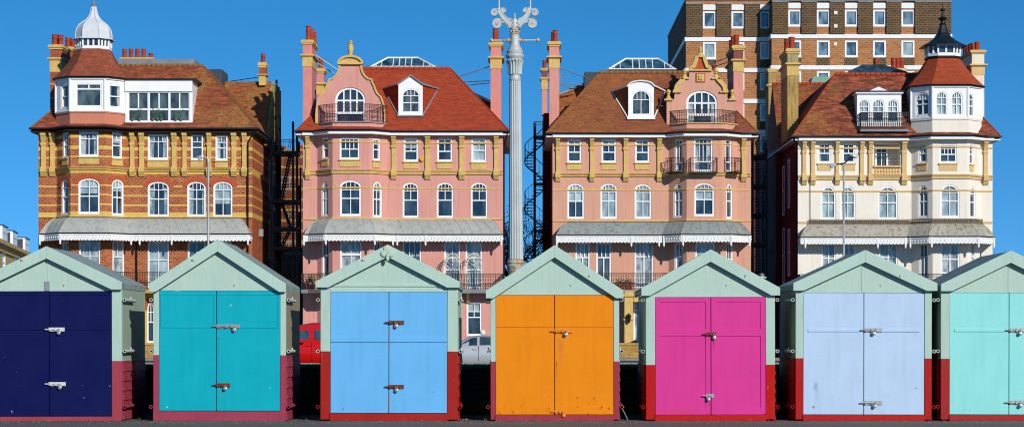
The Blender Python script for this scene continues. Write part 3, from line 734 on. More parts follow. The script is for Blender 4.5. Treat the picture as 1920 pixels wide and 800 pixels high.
def dormer(H, x0, x1, yt, yb, wl, wr, wty, win, mats, arched=0, apex=None, wkw=None, rl=None):
    """front face with splayed tile-hung cheeks; wl, wr = px where the cheek tops die into the roof at row wty"""
    Yf = roof_Y(H, (x0+x1)/2, yb)-.12; a, b = X(x0, Yf), X(x1, Yf); zb, zt = Z(yb, Yf), Z(yt, Yf); mb = MB()
    P = Panel((a, Yf), (b, Yf)); op = P.op(*win)
    zap = Z(apex, Yf); rise = zap-zt; wkw = wkw or {}
    mb = MB()
    if arched: head = [(b-a)/2+(b-a)/2*math.cos(math.pi*i/14) for i in range(15)]; hz = [zt+rise*math.sin(math.pi*i/14) for i in range(15)]
    else: head = [b-a, (b-a)/2, 0]; hz = [zt, zap, zt]
    O = [(0, zb), (b-a, zb)]+list(zip(head, hz))
    wall(mb, P, zb, zt, [op] if op[3] < zt-.02 else [(op[0], op[1], op[2], zt-.02, op[4])], .12)
    mb.face([P.pt(u, z) for u, z in zip(head, hz)]); f = mb.build('dormer', M['fwhite'], H.root)
    if op[3] >= zt-.02: op = (op[0], op[1], op[2], zt-.02, op[4])
    mb = MB(); m1 = MB()
    Yl = roof_Y(H, wl, wty); cl = W(wl, wty, Yl); Yr = roof_Y(H, wr, wty); cr = W(wr, wty, Yr)
    fl, fr = Vector((a, Yf+.02, zt)), Vector((b, Yf+.02, zt)); bl, br = Vector((a, Yf+.02, zb)), Vector((b, Yf+.02, zb))
    mb.face([fl, bl, cl]); mb.build('cheek', mats['tile'], f); mb = MB(); mb.face([fr, br, cr]); mb.build('cheek', mats['tile'], f)
    ya = roof_Y(H, (x0+x1)/2, 0); k = H.run/(H.zr-H.z0); Ya = H.ye+k*(zap-H.z0)
    A = [Vector((a+u, Yf-.08, z+.03)) for u, z in zip(head, hz)]; xm = (a+b)/2; kx = [Vector((xm+(p.x-xm)*.3, Ya, zap+.02)) for p in A]
    A = [Vector((A[0].x+.06, Yf-.08, A[0].z-.02))]+A[1:-1]+[Vector((A[-1].x-.06, Yf-.08, A[-1].z-.02))]
    for i in range(len(A)-1): m1.face([A[i], A[i+1], kx[i+1], kx[i]])
    m1.face([A[0], kx[0], cr+Vector((.05, 0, .05))]); m1.face([A[-1], kx[-1], cl+Vector((-.05, 0, .05))])
    m1.tube(A[0], cr+Vector((.05, 0, .05)), .06, 4); m1.tube(A[-1], cl+Vector((-.05, 0, .05)), .06, 4)
    m1.tube(br+Vector((.02, 0, 0)), cr, .05, 4); m1.tube(bl-Vector((.02, 0, 0)), cl, .05, 4); m1.box(a-.08, b+.08, Yf-.12, Yf+.3, zb-.10, zb-.005)
    m1.path([p+Vector((0, -.01, 0)) for p in A], .055, 4)
    m1.build('dormer_roof', mats['lead'], f)
    window(f, P, op, **wkw)
    # its pane must stay a sub-part of the villa: lift the window one level
    for c in list(f.children):
        if c.name.startswith('window'): c.parent = H.root
    return f
def poly_solid(par, name, pts, y0, y1, mat, **k):
    mb = MB(); mb.loft([(p[0], y0, p[1]) for p in pts], [(p[0], y1, p[1]) for p in pts]); return mb.build(name, mat, par, **k)
def smooth2(pts, n=4):
    """Catmull-Rom through the outline points"""
    P = [Vector((p[0], p[1])) for p in pts]; out = []
    for i in range(len(P)-1):
        a, b, c, d = P[max(i-1, 0)], P[i], P[i+1], P[min(i+2, len(P)-1)]
        for k in range(n):
            t = k/n; out.append(.5*((2*b)+(c-a)*t+(2*a-5*b+4*c-d)*t*t+(3*b-a-3*c+d)*t**3))
    return [tuple(v) for v in out+[P[-1]]]
def ribbon(mb, pts, Yf, Yb_, w, off=.0):
    """coping following a gable outline given as (x, z) points, mitred"""
    P = [Vector((p[0], 0, p[1])) for p in pts]; n = len(P); rs = []
    for i in range(n):
        d = (P[min(i+1, n-1)]-P[max(i-1, 0)]).normalized(); m = Vector((-d.z, 0, d.x)); a, b = P[i]-m*w*.4, P[i]+m*w*.6
        rs.append([a+Vector((0, Yf, 0)), b+Vector((0, Yf, 0)), b+Vector((0, Yb_, 0)), a+Vector((0, Yb_, 0))])
    mb.rings(rs)
def skylight(H, x0, x1, t0, t1, yt, yb, Y=None, n=5):
    Y = Y or H.ye+H.run+1.0; zb, zt = Z(yb, Y), Z(yt, Y+1.0)
    a, b, c, d = X(x0, Y), X(x1, Y), X(t0, Y+1.0), X(t1, Y+1.0); e = Y+3.6
    B_ = [(a, Y, zb), (b, Y, zb), (b, e, zb), (a, e, zb)]; T = [(c, Y+1.0, zt), (d, Y+1.0, zt), (d, e-1.0, zt), (c, e-1.0, zt)]
    mb = MB(); mb.rings([B_, T]); m = glass('skylight_glass', '#2c4a5c', '#48708a'); r = mb.build('roof_lantern', m, H.root)
    mb = MB(); V = Vector
    for i in range(4): mb.tube(B_[i], B_[(i+1) % 4], .07, 4); mb.tube(T[i], T[(i+1) % 4], .07, 4); mb.tube(B_[i], T[i], .07, 4)
    for i in range(1, n):
        q = V(T[0]).lerp(V(T[1]), i/n); mb.tube((q.x, q.y, q.z), (q.x, Y, zb), .04, 4)
        t = i/n*.5
    for s_ in (0, 1):
        for i in (1, 2): p = V(B_[s_]).lerp(V(T[s_]), i/3); mb.tube((p.x, Y+(Y+1-Y)*i/3, p.z), (p.x, Y, zb), .03, 4)
    mb.build('lantern_bars', M['white'], r)
    mb = MB(); mb.box(a-.05, b+.05, Y-.05, e+.05, zb-.45, zb-.01); mb.build('lantern_kerb', M['slate'], r)
def turret(H, lab, ybase, ysill, yhead, wins, matlow, py_roof, top_r, ytop, roofm):
    """upper storey over the bay with an eight-sided roof; returns centre and ring helper"""
    plan = H.plan; pl = [Vector(plan[i]) for i in (1, 2, 3, 4)]
    pl = [Vector(v) for v in offpoly(pl, .05)]
    hw = (pl[3].x-pl[0].x)/2; xc = (pl[3].x+pl[0].x)/2; yc = YF-(YF-H.Yb)+hw
    zb, zs, zh = Z(ybase, H.Yb), Z(ysill, H.Yb), Z(yhead, H.Yb)
    back = [Vector((xc+hw, 2*yc-pl[3].y)), Vector((pl[2].x, 2*yc-pl[2].y)), Vector((pl[1].x, 2*yc-pl[1].y)), Vector((xc-hw, 2*yc-pl[0].y))]
    mb = MB(); mb.rings([[(v.x, v.y, zz_) for v in pl+back] for zz_ in (zb, zs)], False, False)
    band(mb, [tuple(v) for v in pl], zs-.09, zs-.01, .05)
    T = mb.build('turret', matlow, H.root)
    Ps = [Panel(pl[i], pl[i+1]) for i in range(3)]; mb = MB(); edges = [CX+F*v.x/v.y for v in pl]
    ops = [[], [], []]; td = []
    for w in wins:
        k = max(i for i in range(3) if (w[0]+w[1])/2 >= edges[i]); o = Ps[k].op(*w[:5]); ops[k].append(o); td.append((k, o, w[5]))
    for P, o in zip(Ps, ops): wall(mb, P, zs, zh, o, .12)
    for i in range(4):
        a, b = (pl+back)[3+i], (pl+back+pl)[4+i]; mb.face([(a.x, a.y, zs), (b.x, b.y, zs), (b.x, b.y, zh), (a.x, a.y, zh)])
    a, b = back[-1], pl[0]; mb.face([(a.x, a.y, zs), (b.x, b.y, zs), (b.x, b.y, zh), (a.x, a.y, zh)])
    mb.face([(v.x, v.y, zh) for v in pl+back])
    band(mb, [tuple(v) for v in pl], zh-.12, zh-.002, .10); band(mb, [tuple(v) for v in pl], zs, zs+.08, .06)
    for v in pl: mb.tube((v.x, v.y-.01, zs), (v.x, v.y-.01, zh-.1), .07, 6)
    mb.build('turret_storey', M['fwhite'], T)
    for k, o, kw in td: window(H.root, Ps[k], o, **kw)
    ring = pl+back; c = Vector((xc, yc)); zt = Z(ytop, yc-top_r); rs = []
    for t, s_ in ((0, 1.06), (.0, 1.07), (.12, .97), (.5, .70), (1, top_r/hw)):
        z = zh+(.0 if s_ == 1.06 else .06)+(zt-zh-.06)*t
        rs.append([((c+(v-c)*s_).x, (c+(v-c)*s_).y, z) for v in ring])
    mb = MB(); mb.rings(rs); tr = mb.build('turret_roof', roofm, T)
    mb = MB(); gl = [((c+(v-c)*1.075).x, (c+(v-c)*1.075).y, zh+.01) for v in ring]; mb.path(gl, .055, 5, closed=True); mb.build('turret_gutter', M['gutter'], T)
    return T, xc, yc, zt, ring, hw
def oct_ring(xc, yc, r, z, ring, hw):
    return [(xc+(v.x-xc)/hw*r, yc+(v.y-yc)/hw*r, z) for v in ring]
def lantern(par, xc, yc, r, z0, z1, ring, hw, m_, nwin=2, gm=None):
    mb = MB(); g = MB(); Rr = [Vector(p) for p in oct_ring(xc, yc, r, 0, ring, hw)]
    g.rings([[(v.x*.985+xc*.015, v.y*.985+yc*.015, z) for v in Rr] for z in (z0, z1)])
    h = z1-z0
    for i in range(8):
        a, b = Rr[i], Rr[(i+1) % 8]; d = (b-a); n = Vector((d.y, -d.x, 0)).normalized()*.03
        for (c, e) in ((0, .28), (.9, 1)): mb.loft([a+n+Vector((0,0,z0+h*c)), b+n+Vector((0,0,z0+h*c)), b+n+Vector((0,0,z0+h*e)), a+n+Vector((0,0,z0+h*e))], [a-n+Vector((0,0,z0+h*c)), b-n+Vector((0,0,z0+h*c)), b-n+Vector((0,0,z0+h*e)), a-n+Vector((0,0,z0+h*e))])
        k = nwin if d.length > .6 else max(1, nwin-1)
        for j in range(k+1):
            p = a+d*(j/k); w = .05; mb.box(p.x-w, p.x+w, p.y-w, p.y+w, z0+h*.28, z0+h*.9)
    o = mb.build('cupola_lantern', m_, par); g.build('lantern_glass', gm or M['glass'], par)
    return o
# ================================================================ villa 1: banded brick
def zr_(a, b): return (zz(b), zz(a))
def stripes(l, Y=YF): return [(Z(b, Y), Z(a, Y)) for a, b in l]
b1 = [(258, 263), (279, 284), (297, 300), (315, 328), (349, 353), (367, 371), (385, 389), (401, 408)]
bands1 = stripes(b1)+[(0, zz(545))]
m_h1 = brick('banded_brick', '#b86f50', '#8c4832', '#c89c74', bands1, '#e0bb62', var=.5, w=.28, h=.125, mo=.02)
m_h1s = brick('banded_brick_side', '#c8663c', '#9c4a2c', '#a08468', bands1, '#dcb458', w=.28, h=.125, mo=.014)
m_r1 = tiles('old_clay_tiles', '#a8543a', '#84402c', '#8a5038', '#b8904a', .55, side=(-3, 6, -.14, .15), vary=.8)
m_r2 = tiles('new_clay_tiles', '#b64e30', '#9e3e26', '#a8462e', vary=.28)
m_r3 = tiles('lichened_tiles', '#985440', '#824636', '#94563e', '#b27434', .42, side=(-6.5, 2.5, .13, -.14))
m_r4 = tiles('mottled_tiles', '#ac5a40', '#7e4230', '#7a4634', '#b2803c', .58, side=(-6, 0, .16, -.1), vary=.85)
m_t1 = tiles('turret_tiles', '#a8583e', '#8c4632', '#98583f', vary=.35); m_t4 = tiles('turret_tiles_bright', '#b85232', '#a04426', '#a84a30', vary=.2)
m_ridge = paint('ridge_tile', '#b0492c', .2, .8, 6, .2)
m_ridgel = paint('ridge_tile_lichened', '#9a6a3e', .3, .8, 5, .3, dirtc='#5c3a24')
D = lambda **k: k
w1 = []
for (a, b, c, d) in ((117.5, 128, 249, 296),): w1.append((a, b, c, d, 0, D(top=.3, tn=2, un=1, ln=1, mid=.5)))
w1 += [(148, 185, 247, 294, 0, D(top=.28, tn=4, un=2, ln=1, mid=None, fw=.12)), (210, 229, 249, 297, 0, D(top=.3, tn=2, un=1, ln=1)),
       (277, 316, 252, 300, 0, D(top=.28, tn=4, un=2, mid=None, fw=.12)), (358, 381, 253, 300, 0, D(top=.28, tn=2, un=1, ln=1)), (404, 427, 254, 301, 0, D(top=.28, tn=2, un=1, ln=1))]
w1 += [(115, 128.5, 335, 403, .5, D(tn=2, un=1, ln=1, fw=.11)), (147, 187, 334, 401, .34, D(blind=.42, bmat='blind', fw=.11)), (209.6, 232, 336, 404, .34, D(tn=3, un=2, ln=2, fw=.11)),
       (277, 317, 340, 406, .34, D(fw=.11)), (351, 386, 340, 406, .34, D(fw=.11)), (400, 436, 340, 407, .34, D(blind=.62, bmat='blind', fw=.11))]
w1 += [(116, 128.5, 452, 541, 0, D(pane='net', top=.3, tn=2, mid=None, un=1)), (148, 188, 448, 541, 0, D(pane='net', top=.35, tn=2, mid=None, un=2)), (211, 233, 450, 541, 0, D(pane='net', top=.35, tn=2, un=1, mid=None)),
       (277, 317, 452, 541, 0, D(pane='blind', top=.4, tn=2, mid=None, un=2)), (352, 386, 452, 541, 0, D(pane='glass2', top=.35, tn=2, mid=None, un=2)), (402, 434, 452, 541, 0, D(pane='glass2', top=.35, tn=2, mid=None, un=2))]
w1 += [(276, 289, 566, 641, .5, D(top=.25, tn=2, mid=.5, un=2, ln=1, frame='fwhite')), (150, 185, 575, 640, 0, D()), (350, 388, 570, 640, 0, D())]
H1 = house('brick_villa', 'red brick villa with yellow bands and a white domed corner turret', 72, 473, (106, 132, 196, 235), 249, 1.2,
    dict(wall=m_h1, side=m_h1s, trim=M['ochre'], pil=M['ochre'], panel=M['ochre'], arch=paint('rubbed_brick', '#c05c3a', .12, .8, 6), ridge=m_ridgel, balc=M['stone']), w1,
    [(77, 87), (94, 104), (244, 253), (261, 271), (322, 332), (342, 351), (388, 397), (434, 444), (454, 463)], (None, None, 124), 3.9,
    [(316, 321, .22, 0), (405, 408, .08, 0)], dict(top=409, edge=438, val=452, x0=74, x1=468, drops=[75, 113, 246, 262, 322, 465], mat=M['zinc'], floor=543, rail=510, railmat=M['iron']), m_r1, fascia='gutter')
T1, xc, yc, zt, ring, hw = turret(H1, '', 234, 209, 145, [(114, 128, 158, 204, 0, D(top=None, mid=.5, un=1, ln=1, pane='glass2')), (142, 190.5, 156, 201, 0, D(top=.24, tn=2, mid=None, un=1, fw=.09, bw=.09, pane='glass2')), (203.5, 228, 158, 204, 0, D(top=None, un=1, ln=1, fw=.12))],
    paint('pink_turret_base', '#d4866c', .06), 146, 1.03, 91, m_t1)
wm = paint('dome_lead', '#dcdfe2', .08, .4, 2, .15, dirtc='#a8acae')
zc = Z(75, yc); lantern(T1, xc, yc, 1.0, zt, zc, ring, hw, M['fwhite'], 3)
S_ = yc/F; mb = MB()
prof = [(35, 76.5), (35, 75), (33, 73.5), (31, 72), (31, 68), (30.5, 62), (28.5, 54), (24, 47), (18.5, 42), (13.5, 38.5), (9, 33), (6.2, 27), (4.6, 20), (3.5, 13.5), (3.2, 13)]
mb.rings([oct_ring(xc, yc, a*S_, Z(b, yc), ring, hw) for a, b in prof]); dm_ = mb.build('dome', wm, T1)
mb = MB(); mb.rings([oct_ring(xc, yc, 36.5*S_, Z(b, yc), ring, hw) for b in (76.5, 75)]); mb.path
for i in range(8):
    mb.path([Vector(oct_ring(xc, yc, a*S_+.02, Z(b, yc), ring, hw)[i]) for a, b in prof[3:]], .025, 4)
mb.build('dome_ribs', wm, T1, smooth=False)
mb = MB(); mb.lathe((xc, yc, 0), [(3*S_, Z(14, yc)), (5*S_, Z(12, yc)), (5*S_, Z(10, yc)), (2.2*S_, Z(8.5, yc)), (2.4*S_, Z(6, yc)), (1.1*S_, Z(2, yc)), (.5*S_, Z(-8, yc))], 10)
mb.build('finial', plain('finial_metal', '#8d8078', .5), T1, smooth=True)
# box dormer beside the turret
Yd = H1.ye+.36; Pd = Panel((X(235, Yd), Yd), (X(361, Yd), Yd)); mb = MB(); zb, zt_, zh = Z(231, Yd), Z(172, Yd), Z(150.5, Yd)
ops = [Pd.op(240.5+38.6*i, 278+38.6*i, 173, 228, 0) for i in range(3)]
wall(mb, Pd, zb, zt_, ops, .12); yk = Yd+3.2
xa, xb = Pd.A.x, Pd.B.x
mb.box(xa, xb, Yd-.1, yk, zt_+.002, zh); mb.box(xb-.1, xb, Yd+.01, yk, zb, zt_)
bd = mb.build('box_dormer', M['fwhite'], H1.root); mb = MB(); mb.box(xa, xb+.25, Yd-.22, yk, zh+.002, zh+.09); mb.box(xa, xb+.03, Yd-.08, Yd+.3, zb-.1, zb-.003); mb.build('dormer_roof', M['gutter'], bd)
for o in ops: window(H1.root, Pd, o, pane='glass2', top=None, mid=.42, un=2, ln=1, fw=.05, bw=.08)
for i, (px, hh) in enumerate(((249, .55), (262, .8), (287, .7), (296, .75), (303, .6), (330, .5), (340, .65))):
    rg = random.Random(i); v = Vector((X(px, Yd), Yd-.075+.0, Z(225, Yd))); mb = MB()
    mb.lathe((v.x, Yd+.0-.05, v.z-.03), [(.07, 0), (.10, .14)], 8)
    for k in range(46):
        a = rg.uniform(0, 6.28); r = rg.uniform(.02, .17); h = rg.uniform(.12, hh); c = Vector((v.x+r*math.cos(a), Yd-.06+rg.uniform(-.05, .02), v.z+h)); t = Vector((rg.uniform(-.07, .07), rg.uniform(-.03, .03), rg.uniform(-.07, .07)))
        mb.face([c, c+t, c+t*.3+Vector((.03, -.01, .05))])
    tag(mb.build('potted_plant', plain('houseplant', '#5d7a46', .6), None), 'potted houseplants behind the panes of the white box dormer on the brick villa', 'plant', 'houseplants in the box dormer')
# flat slab, rear wing, chimneys of villa 1
mb = MB(); Ys = H1.ye+H1.run+.6; mb.box(X(222, Ys), X(365, Ys), Ys, Ys+4.5, Z(120, Ys), Z(111, Ys)); a = mb.build('roof_plant_room', M['lead'], H1.root)
mb = MB(); mb.box(X(226, Ys)+.1, X(361, Ys)-.1, Ys+.1, Ys+4.3, H1.zr-.1, Z(120, Ys)-.002); mb.build('upstand', M['white'], a)
mb = MB(); Y2 = Ys+3.5; mb.box(X(385, Y2), X(416, Y2), Y2, Y2+3, H1.zr-2, Z(130, Y2)); mb.build('roof_hatch', M['slate'], H1.root)
xg = H1.x[5]; Yr = 147.2; zr2 = Z(153, Yr); x2 = X(400, Yr)
mb = MB(); mb.loft([(x2, 143.4, H1.ze+.2), (x2, 151, H1.ze+.2), (x2, Yr, zr2)], [(xg+.12, 143.4, H1.ze+.2), (xg+.12, 151, H1.ze+.2), (xg+.12, Yr, zr2)]); rwg = mb.build('rear_wing_roof', m_r1, H1.root)
mb = MB(); mb.loft([(xg+.12, 143.5, H1.ze-.3), (xg+.12, 150.9, H1.ze-.3), (xg+.12, Yr, zr2-.12)], [(xg+.34, 143.5, H1.ze-.3), (xg+.34, 150.9, H1.ze-.3), (xg+.34, Yr, zr2+.05)]); mb.build('gable_end', M['stone'], rwg)
bk1 = brick('chimney_brick', '#b05c44', '#944a34', '#a08468')
bk1b = brick('chimney_brick_banded', '#b05c44', '#944a34', '#a08468', stripes([(157, 161), (183, 187), (205, 209)], 141), '#d8a93e')
chimney(H1.root, 94, 116, 141, 2.2, 240, [(135, 240, bk1b, 0), (113, 135, M['ochre'], .02), (108, 113, M['ochre'], .16), (93, 108, bk1, 0), (84, 93, M['ochre'], .12)], [(.3, .3, 65), (.65, .9, 66), (.3, 1.5, 67)], 84, potr=.19)
chimney(H1.root, 120, 136, 143.5, 1.6, 240, [(112, 240, bk1b, 0), (108, 112, M['ochre'], .14), (95, 108, bk1, 0), (88, 95, M['ochre'], .10)], [(.35, .3, 71), (.7, 1.0, 73)], 88, potr=.19)
chimney(H1.root, 485.5, 498, 146.6, .9, 160, [(142, 160, M['ochre'], .0), (139, 142, M['ochre'], .12), (127, 139, bk1, 0), (117, 127, M['ochre'], .07)], [(.5, .45, 101)], 117)
chimney(H1.root, 226, 287, 149, .9, 135, [(112, 135, bk1, 0), (108, 112, M['ochre'], .05)], [(.09, .4, 92), (.29, .4, 92), (.49, .4, 92), (.68, .4, 92), (.90, .4, 100)], 108, potr=.17)
def pipe(par, pts, r=.05, m='gutter', name='drainpipe'):
    mb = MB(); mb.path(pts, r, 6); return mb.build(name, M[m], par)
pipe(H1.root, [(xg+.3, 137.5, H1.ze+.15), (xg-.25, 137.85, H1.ze-.6), (xg-.25, 137.85, 0)])
pipe(H1.root, [(X(256, 137.8), 137.85, zz(452)), (X(256, 137.8), 137.85, zz(543))], .05)
for k, (dy, pt_) in enumerate(((9.5, 150), (10.8, 163), (11.6, 170))): pipe(H1.root, [(xg+.45, YF+dy, 2), (xg+.45, YF+dy, Z(pt_, YF+dy))], .08)
mb = MB(); mb.box(xg, xg+.25, 141.6, 141.9, zz(438), zz(424)); mb.build('boiler_flue', M['steel'], H1.root)
# balcony wires of the aerial
pipe(H1.root, [(X(484, 147), 147, Z(145, 147)), (X(425, 147), 147.5, Z(152, 147))], .025)
mb = MB(); mb.tube((X(498, 147), 147, Z(158, 147)), (X(520, 147), 147, Z(158, 147)), .02, 4)
for i in range(5): xx = X(502+4*i, 147); mb.tube((xx, 146.7, Z(158, 147)), (xx, 147.3, Z(158, 147)), .012, 4)
mb.build('aerial', M['steel'], H1.root)

# ================================================================ villa 2: pink with Dutch gable
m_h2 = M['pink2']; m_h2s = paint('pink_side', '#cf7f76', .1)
w2 = [(604, 615.5, 258, 298, 0, D(top=.2, tn=1, un=1, ln=1)), (637, 674, 258, 299, 0, D(top=.2, tn=4, un=4, ln=2, mid=.48)), (699, 712.5, 260, 301, 0, D(top=.25, tn=2, un=1, ln=1)),
      (757, 784, 259, 303, 0, D(top=.2, tn=2, un=2, ln=1, mid=.45, blind=.42)), (820, 848, 260, 303, 0, D(top=.2, tn=2, un=2, ln=1, mid=.45)), (884, 912, 260, 304, 0, D(top=.2, tn=2, un=2, ln=1, mid=.5, blind=.8, pane='blind'))]
w2 += [(602.5, 616, 340, 406, .6, D(tn=2, un=2, ln=2)), (637.5, 677, 338, 405, .36, D(top=.26, fw=.11)), (699, 716, 340, 407, .55, D(tn=2, un=2, ln=2)),
       (755, 785, 342, 408, .34, D(tn=4, un=2, ln=1, mid=.5)), (819, 850, 342, 408, .34, D(tn=4, un=2, ln=1, mid=.5)), (883, 914, 342, 409, .34, D(tn=4, un=2, ln=1, mid=.5))]
w2 += [(603, 617, 452, 541, 0, D(pane='glass2', top=.3, tn=2, mid=None, un=1)), (638, 678, 451, 541, 0, D(pane='net', top=.3, tn=2, un=2, mid=.72)), (701, 716, 452, 541, 0, D(pane='glass2', top=.3, tn=2, mid=None, un=1)),
       (755, 790, 452, 541, 0, D(pane='glass2', top=.3, tn=3, mid=None, un=2)), (833, 863, 452, 541, 0, D(pane='net', top=.35, tn=2, mid=.4, un=2, ln=1)), (873, 904, 452, 541, 0, D(pane='net', top=.35, tn=2, mid=.4, un=2, ln=1))]
w2 += [(840, 864, 566, 629, 0, D(top=None, un=2, ln=1)), (875, 903, 566, 629, 0, D(top=.28, tn=2, un=2, mid=.55, ln=1, blind=.0)), (755, 790, 566, 629, 0, D())]
H2 = house('pink_villa', 'pink villa with curved Dutch gable and bright orange tiles, second from the left', 568, 943, (595, 623.6, 693, 726.5), 254, 1.0,
    dict(wall=m_h2, side=m_h2s, trim=M['ochre'], pil=M['ochre'], panel=M['ochre'], ridge=m_ridge), w2,
    [(573, 581), (734, 743), (797, 807), (861, 871), (926, 935)], (None, None, 129), 3.75,
    [(320, 327, .2, 0), (267, 269.5, .03, 0), (352, 354.5, .03, 0), (408.5, 411.5, .06, 0)], dict(top=411, edge=439, val=453, x0=570, x1=942, drops=[570, 611, 703, 737, 745, 798, 940], mat=M['zinc'], floor=543, rail=513, railmat=M['iron']), m_r2)
def gable(H, half, pitch_pts, door, cx, ybase, ytopbay, rail, matw, cop, extra_front=0, coping=True, pane='glass'):
    """shaped gable over the bay: half outline [(half width px, y px)] from the foot up to the crown"""
    Yg = YF-.06; xc = X(cx, Yg); s = Yg/F
    zb = Z(ybase, Yg); pr = [(xc+h*s, Z(y, Yg)) for h, y in half]; plf = [(2*xc-a, z) for a, z in reversed(pr)]
    d0, d1, dtop, dbot, rise = door; o = (X(d0, Yg), X(d1, Yg), Z(dbot, Yg), Z(dtop, Yg), rise)
    arc_ = arc(o[0], o[1], o[3], rise, 14)
    outline = [(pr[0][0], zb)]+pr+plf+[(plf[-1][0], zb), (o[0], zb)]+[(o[0], o[2])]*0+list(reversed(arc_))+[(o[1], zb)]
    g = poly_solid(H.root, 'shaped_gable', outline, Yg, Yg+.35, matw)
    if coping:
        mb = MB(); ribbon(mb, pr, Yg-.1, Yg+.4, .11); ribbon(mb, plf, Yg-.1, Yg+.4, .11); mb.build('gable_coping', cop, g)
    P = Panel((o[0], Yg), (o[1], Yg))
    window(H.root, P, (0, o[1]-o[0], zb, o[3], rise), pane=pane, top=.36, tn=4, un=4, mid=.30, ln=1, fw=.12, off=-.06, bw=.10)
    # bay parapet and balcony floor
    pl = [H.plan[i] for i in (1, 2, 3, 4)]; mb = MB(); zt = Z(ytopbay, H.Yb)
    A = offpoly(pl, -.02)
    mb.loft([(v.x, v.y, H.ze+.3) for v in A], [(v.x, v.y, zt) for v in A]); mb.build('bay_parapet', matw, g)
    mb = MB(); B_ = offpoly(pl, .06); mb.loft([(v.x, v.y, zt+.001) for v in B_], [(v.x, v.y, zt+.06) for v in B_]); mb.build('parapet_lead', M['lead'] if coping else cop, g)
    return g, xc, Yg
half2 = [(64, 232), (64.5, 222), (63.5, 205), (62, 195), (59.5, 187), (57, 181), (51, 175.5), (47, 168), (44.5, 160), (41.5, 155), (40, 149), (33.5, 147.5), (28, 143), (23.5, 137), (21, 130), (20.5, 121.5), (20.5, 120)]
g2, gx, Yg = gable(H2, half2, None, (628.5, 685, 164, 223, .74), 657, 232, 230, None, m_h2, M['ochre'])
mb = MB(); s = Yg/F; c = lambda px, py: (X(px, Yg), Z(py, Yg))
pts = [(X(657, Yg)+23*s*math.cos(math.pi*i/12), Z(119, Yg)+13.5*s*math.sin(math.pi*i/12)) for i in range(13)]
ribbon(mb, pts, Yg-.18, Yg+.45, .13); mb.box(X(633.5, Yg), X(680.5, Yg), Yg-.2, Yg+.45, Z(121.5, Yg), Z(118, Yg))
mb.loft([(p[0], Yg-.04, p[1]) for p in pts], [(p[0], Yg+.35, p[1]) for p in pts]); mb.build('pediment', M['ochre'], g2)
mb = MB(); mb.lathe((gx, Yg+.15, 0), [(.20, Z(107, Yg)), (.20, Z(104.5, Yg)), (.11, Z(103, Yg)), (.12, Z(100, Yg)), (.19, Z(92, Yg)), (.17, Z(86, Yg)), (.10, Z(82, Yg)), (.16, Z(81, Yg)), (.11, Z(79.5, Yg)), (.15, Z(77.5, Yg)), (.02, Z(74.8, Yg))], 12); mb.build('finial', M['ochre'], g2, smooth=True)
def bayrail(H, z_px0, z_px1, mat, d=.0):
    pl = [H.plan[i] for i in (1, 2, 3, 4)]; L = [Vector((v.x, v.y, Z(z_px1, H.Yb)+.06)) for v in offpoly(pl, d)]
    mb = MB(); railing(mb, L, Z(z_px0, H.Yb)-Z(z_px1, H.Yb), .15, .013, True); return mb.build('balcony_railing', mat, H.root)
bayrail(H2, 197, 230, M['ironred'])
# small dark return wall behind the gable
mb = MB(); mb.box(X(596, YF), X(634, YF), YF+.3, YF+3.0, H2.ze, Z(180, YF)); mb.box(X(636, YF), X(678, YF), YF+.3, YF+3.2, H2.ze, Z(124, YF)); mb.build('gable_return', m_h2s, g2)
dormer(H2, 747, 792.5, 159, 216, 720.5, 821, 168, (753.5, 787, 166, 212, .42), dict(tile=m_r2, lead=M['lead']), apex=142.5, wkw=dict(top=.3, tn=4, un=2, ln=2, mid=.42, fw=.08, off=-.02, pane='glass2'))
skylight(H2, 695, 817, 727, 784, 108.5, 125.5)
pkch = paint('pink_chimney', '#e08f86', .08)
def ch2(x0, x1, Yf, dep, yb, t, pots, H, wm=None, potr=.17):
    """rendered stack: cap y=t, top panel, moulded collar, long shaft"""
    return chimney(H.root, x0, x1, Yf, dep, yb, [(t+50, yb, wm or pkch, 0), (t+32, t+50, M['ochre'], .03), (t+27, t+32, M['ochre'], .17), (t+9, t+27, wm or pkch, 0), (t, t+9, M['ochre'], .12)], pots, t, potr=potr)
ch2(568, 585, 138.6, 2.9, 262, 75, [(.55, .4, 49), (.7, 1.2, 54), (.9, 2.0, 60)], H2)
ch2(594, 607, 144.0, 1.2, 240, 128, [(.5, .5, 109)], H2)
ch2(920, 940, 141.5, 2.6, 262, 79, [(.42, .4, 54), (.5, 1.5, 58)], H2)
V = lambda px, py, Y: W(px, py, Y)
for a, b, r in ((V(592, 104, 140.5), V(640, 136, 141), .035), (V(594, 118, 140.5), V(632, 142, 141), .035), (V(856, 146, 143), V(918, 125, 142), .035), (V(866, 154, 144), V(918, 152, 142.5), .03), (V(868, 161, 144), V(918, 156, 142.5), .03)):
    mb = MB(); mb.tube(a, b, r, 5); mb.build('stay_rod', M['steel'], H2.root)
def rear_roof(H, pts, Y, mat, verge):
    """front-facing tiled slope of the rear wing with its verge"""
    P = [V(px, py, Y+(.6*(200-py)*Y/F)) for px, py in pts]; mb = MB(); mb.loft(P, [p+Vector((0, .3, 0)) for p in P]); o = mb.build('rear_wing_roof', mat, H.root)
    mb = MB(); mb.tube(P[verge[0]]+Vector((0, -.05, .04)), P[verge[1]]+Vector((0, -.05, .04)), .11, 4); mb.build('verge', M['white'] if H is H2 else M['lead'], o)
rear_roof(H2, [(870, 168), (923, 193), (940, 200), (940, 250), (860, 250)], 144.5, m_r2, (0, 1))
pipe(H2.root, [(H2.x[5]+.3, 137.5, H2.ze+.15), (H2.x[5]+.06, 138.3, H2.ze-.6), (H2.x[5]+.06, 138.3, 0)])
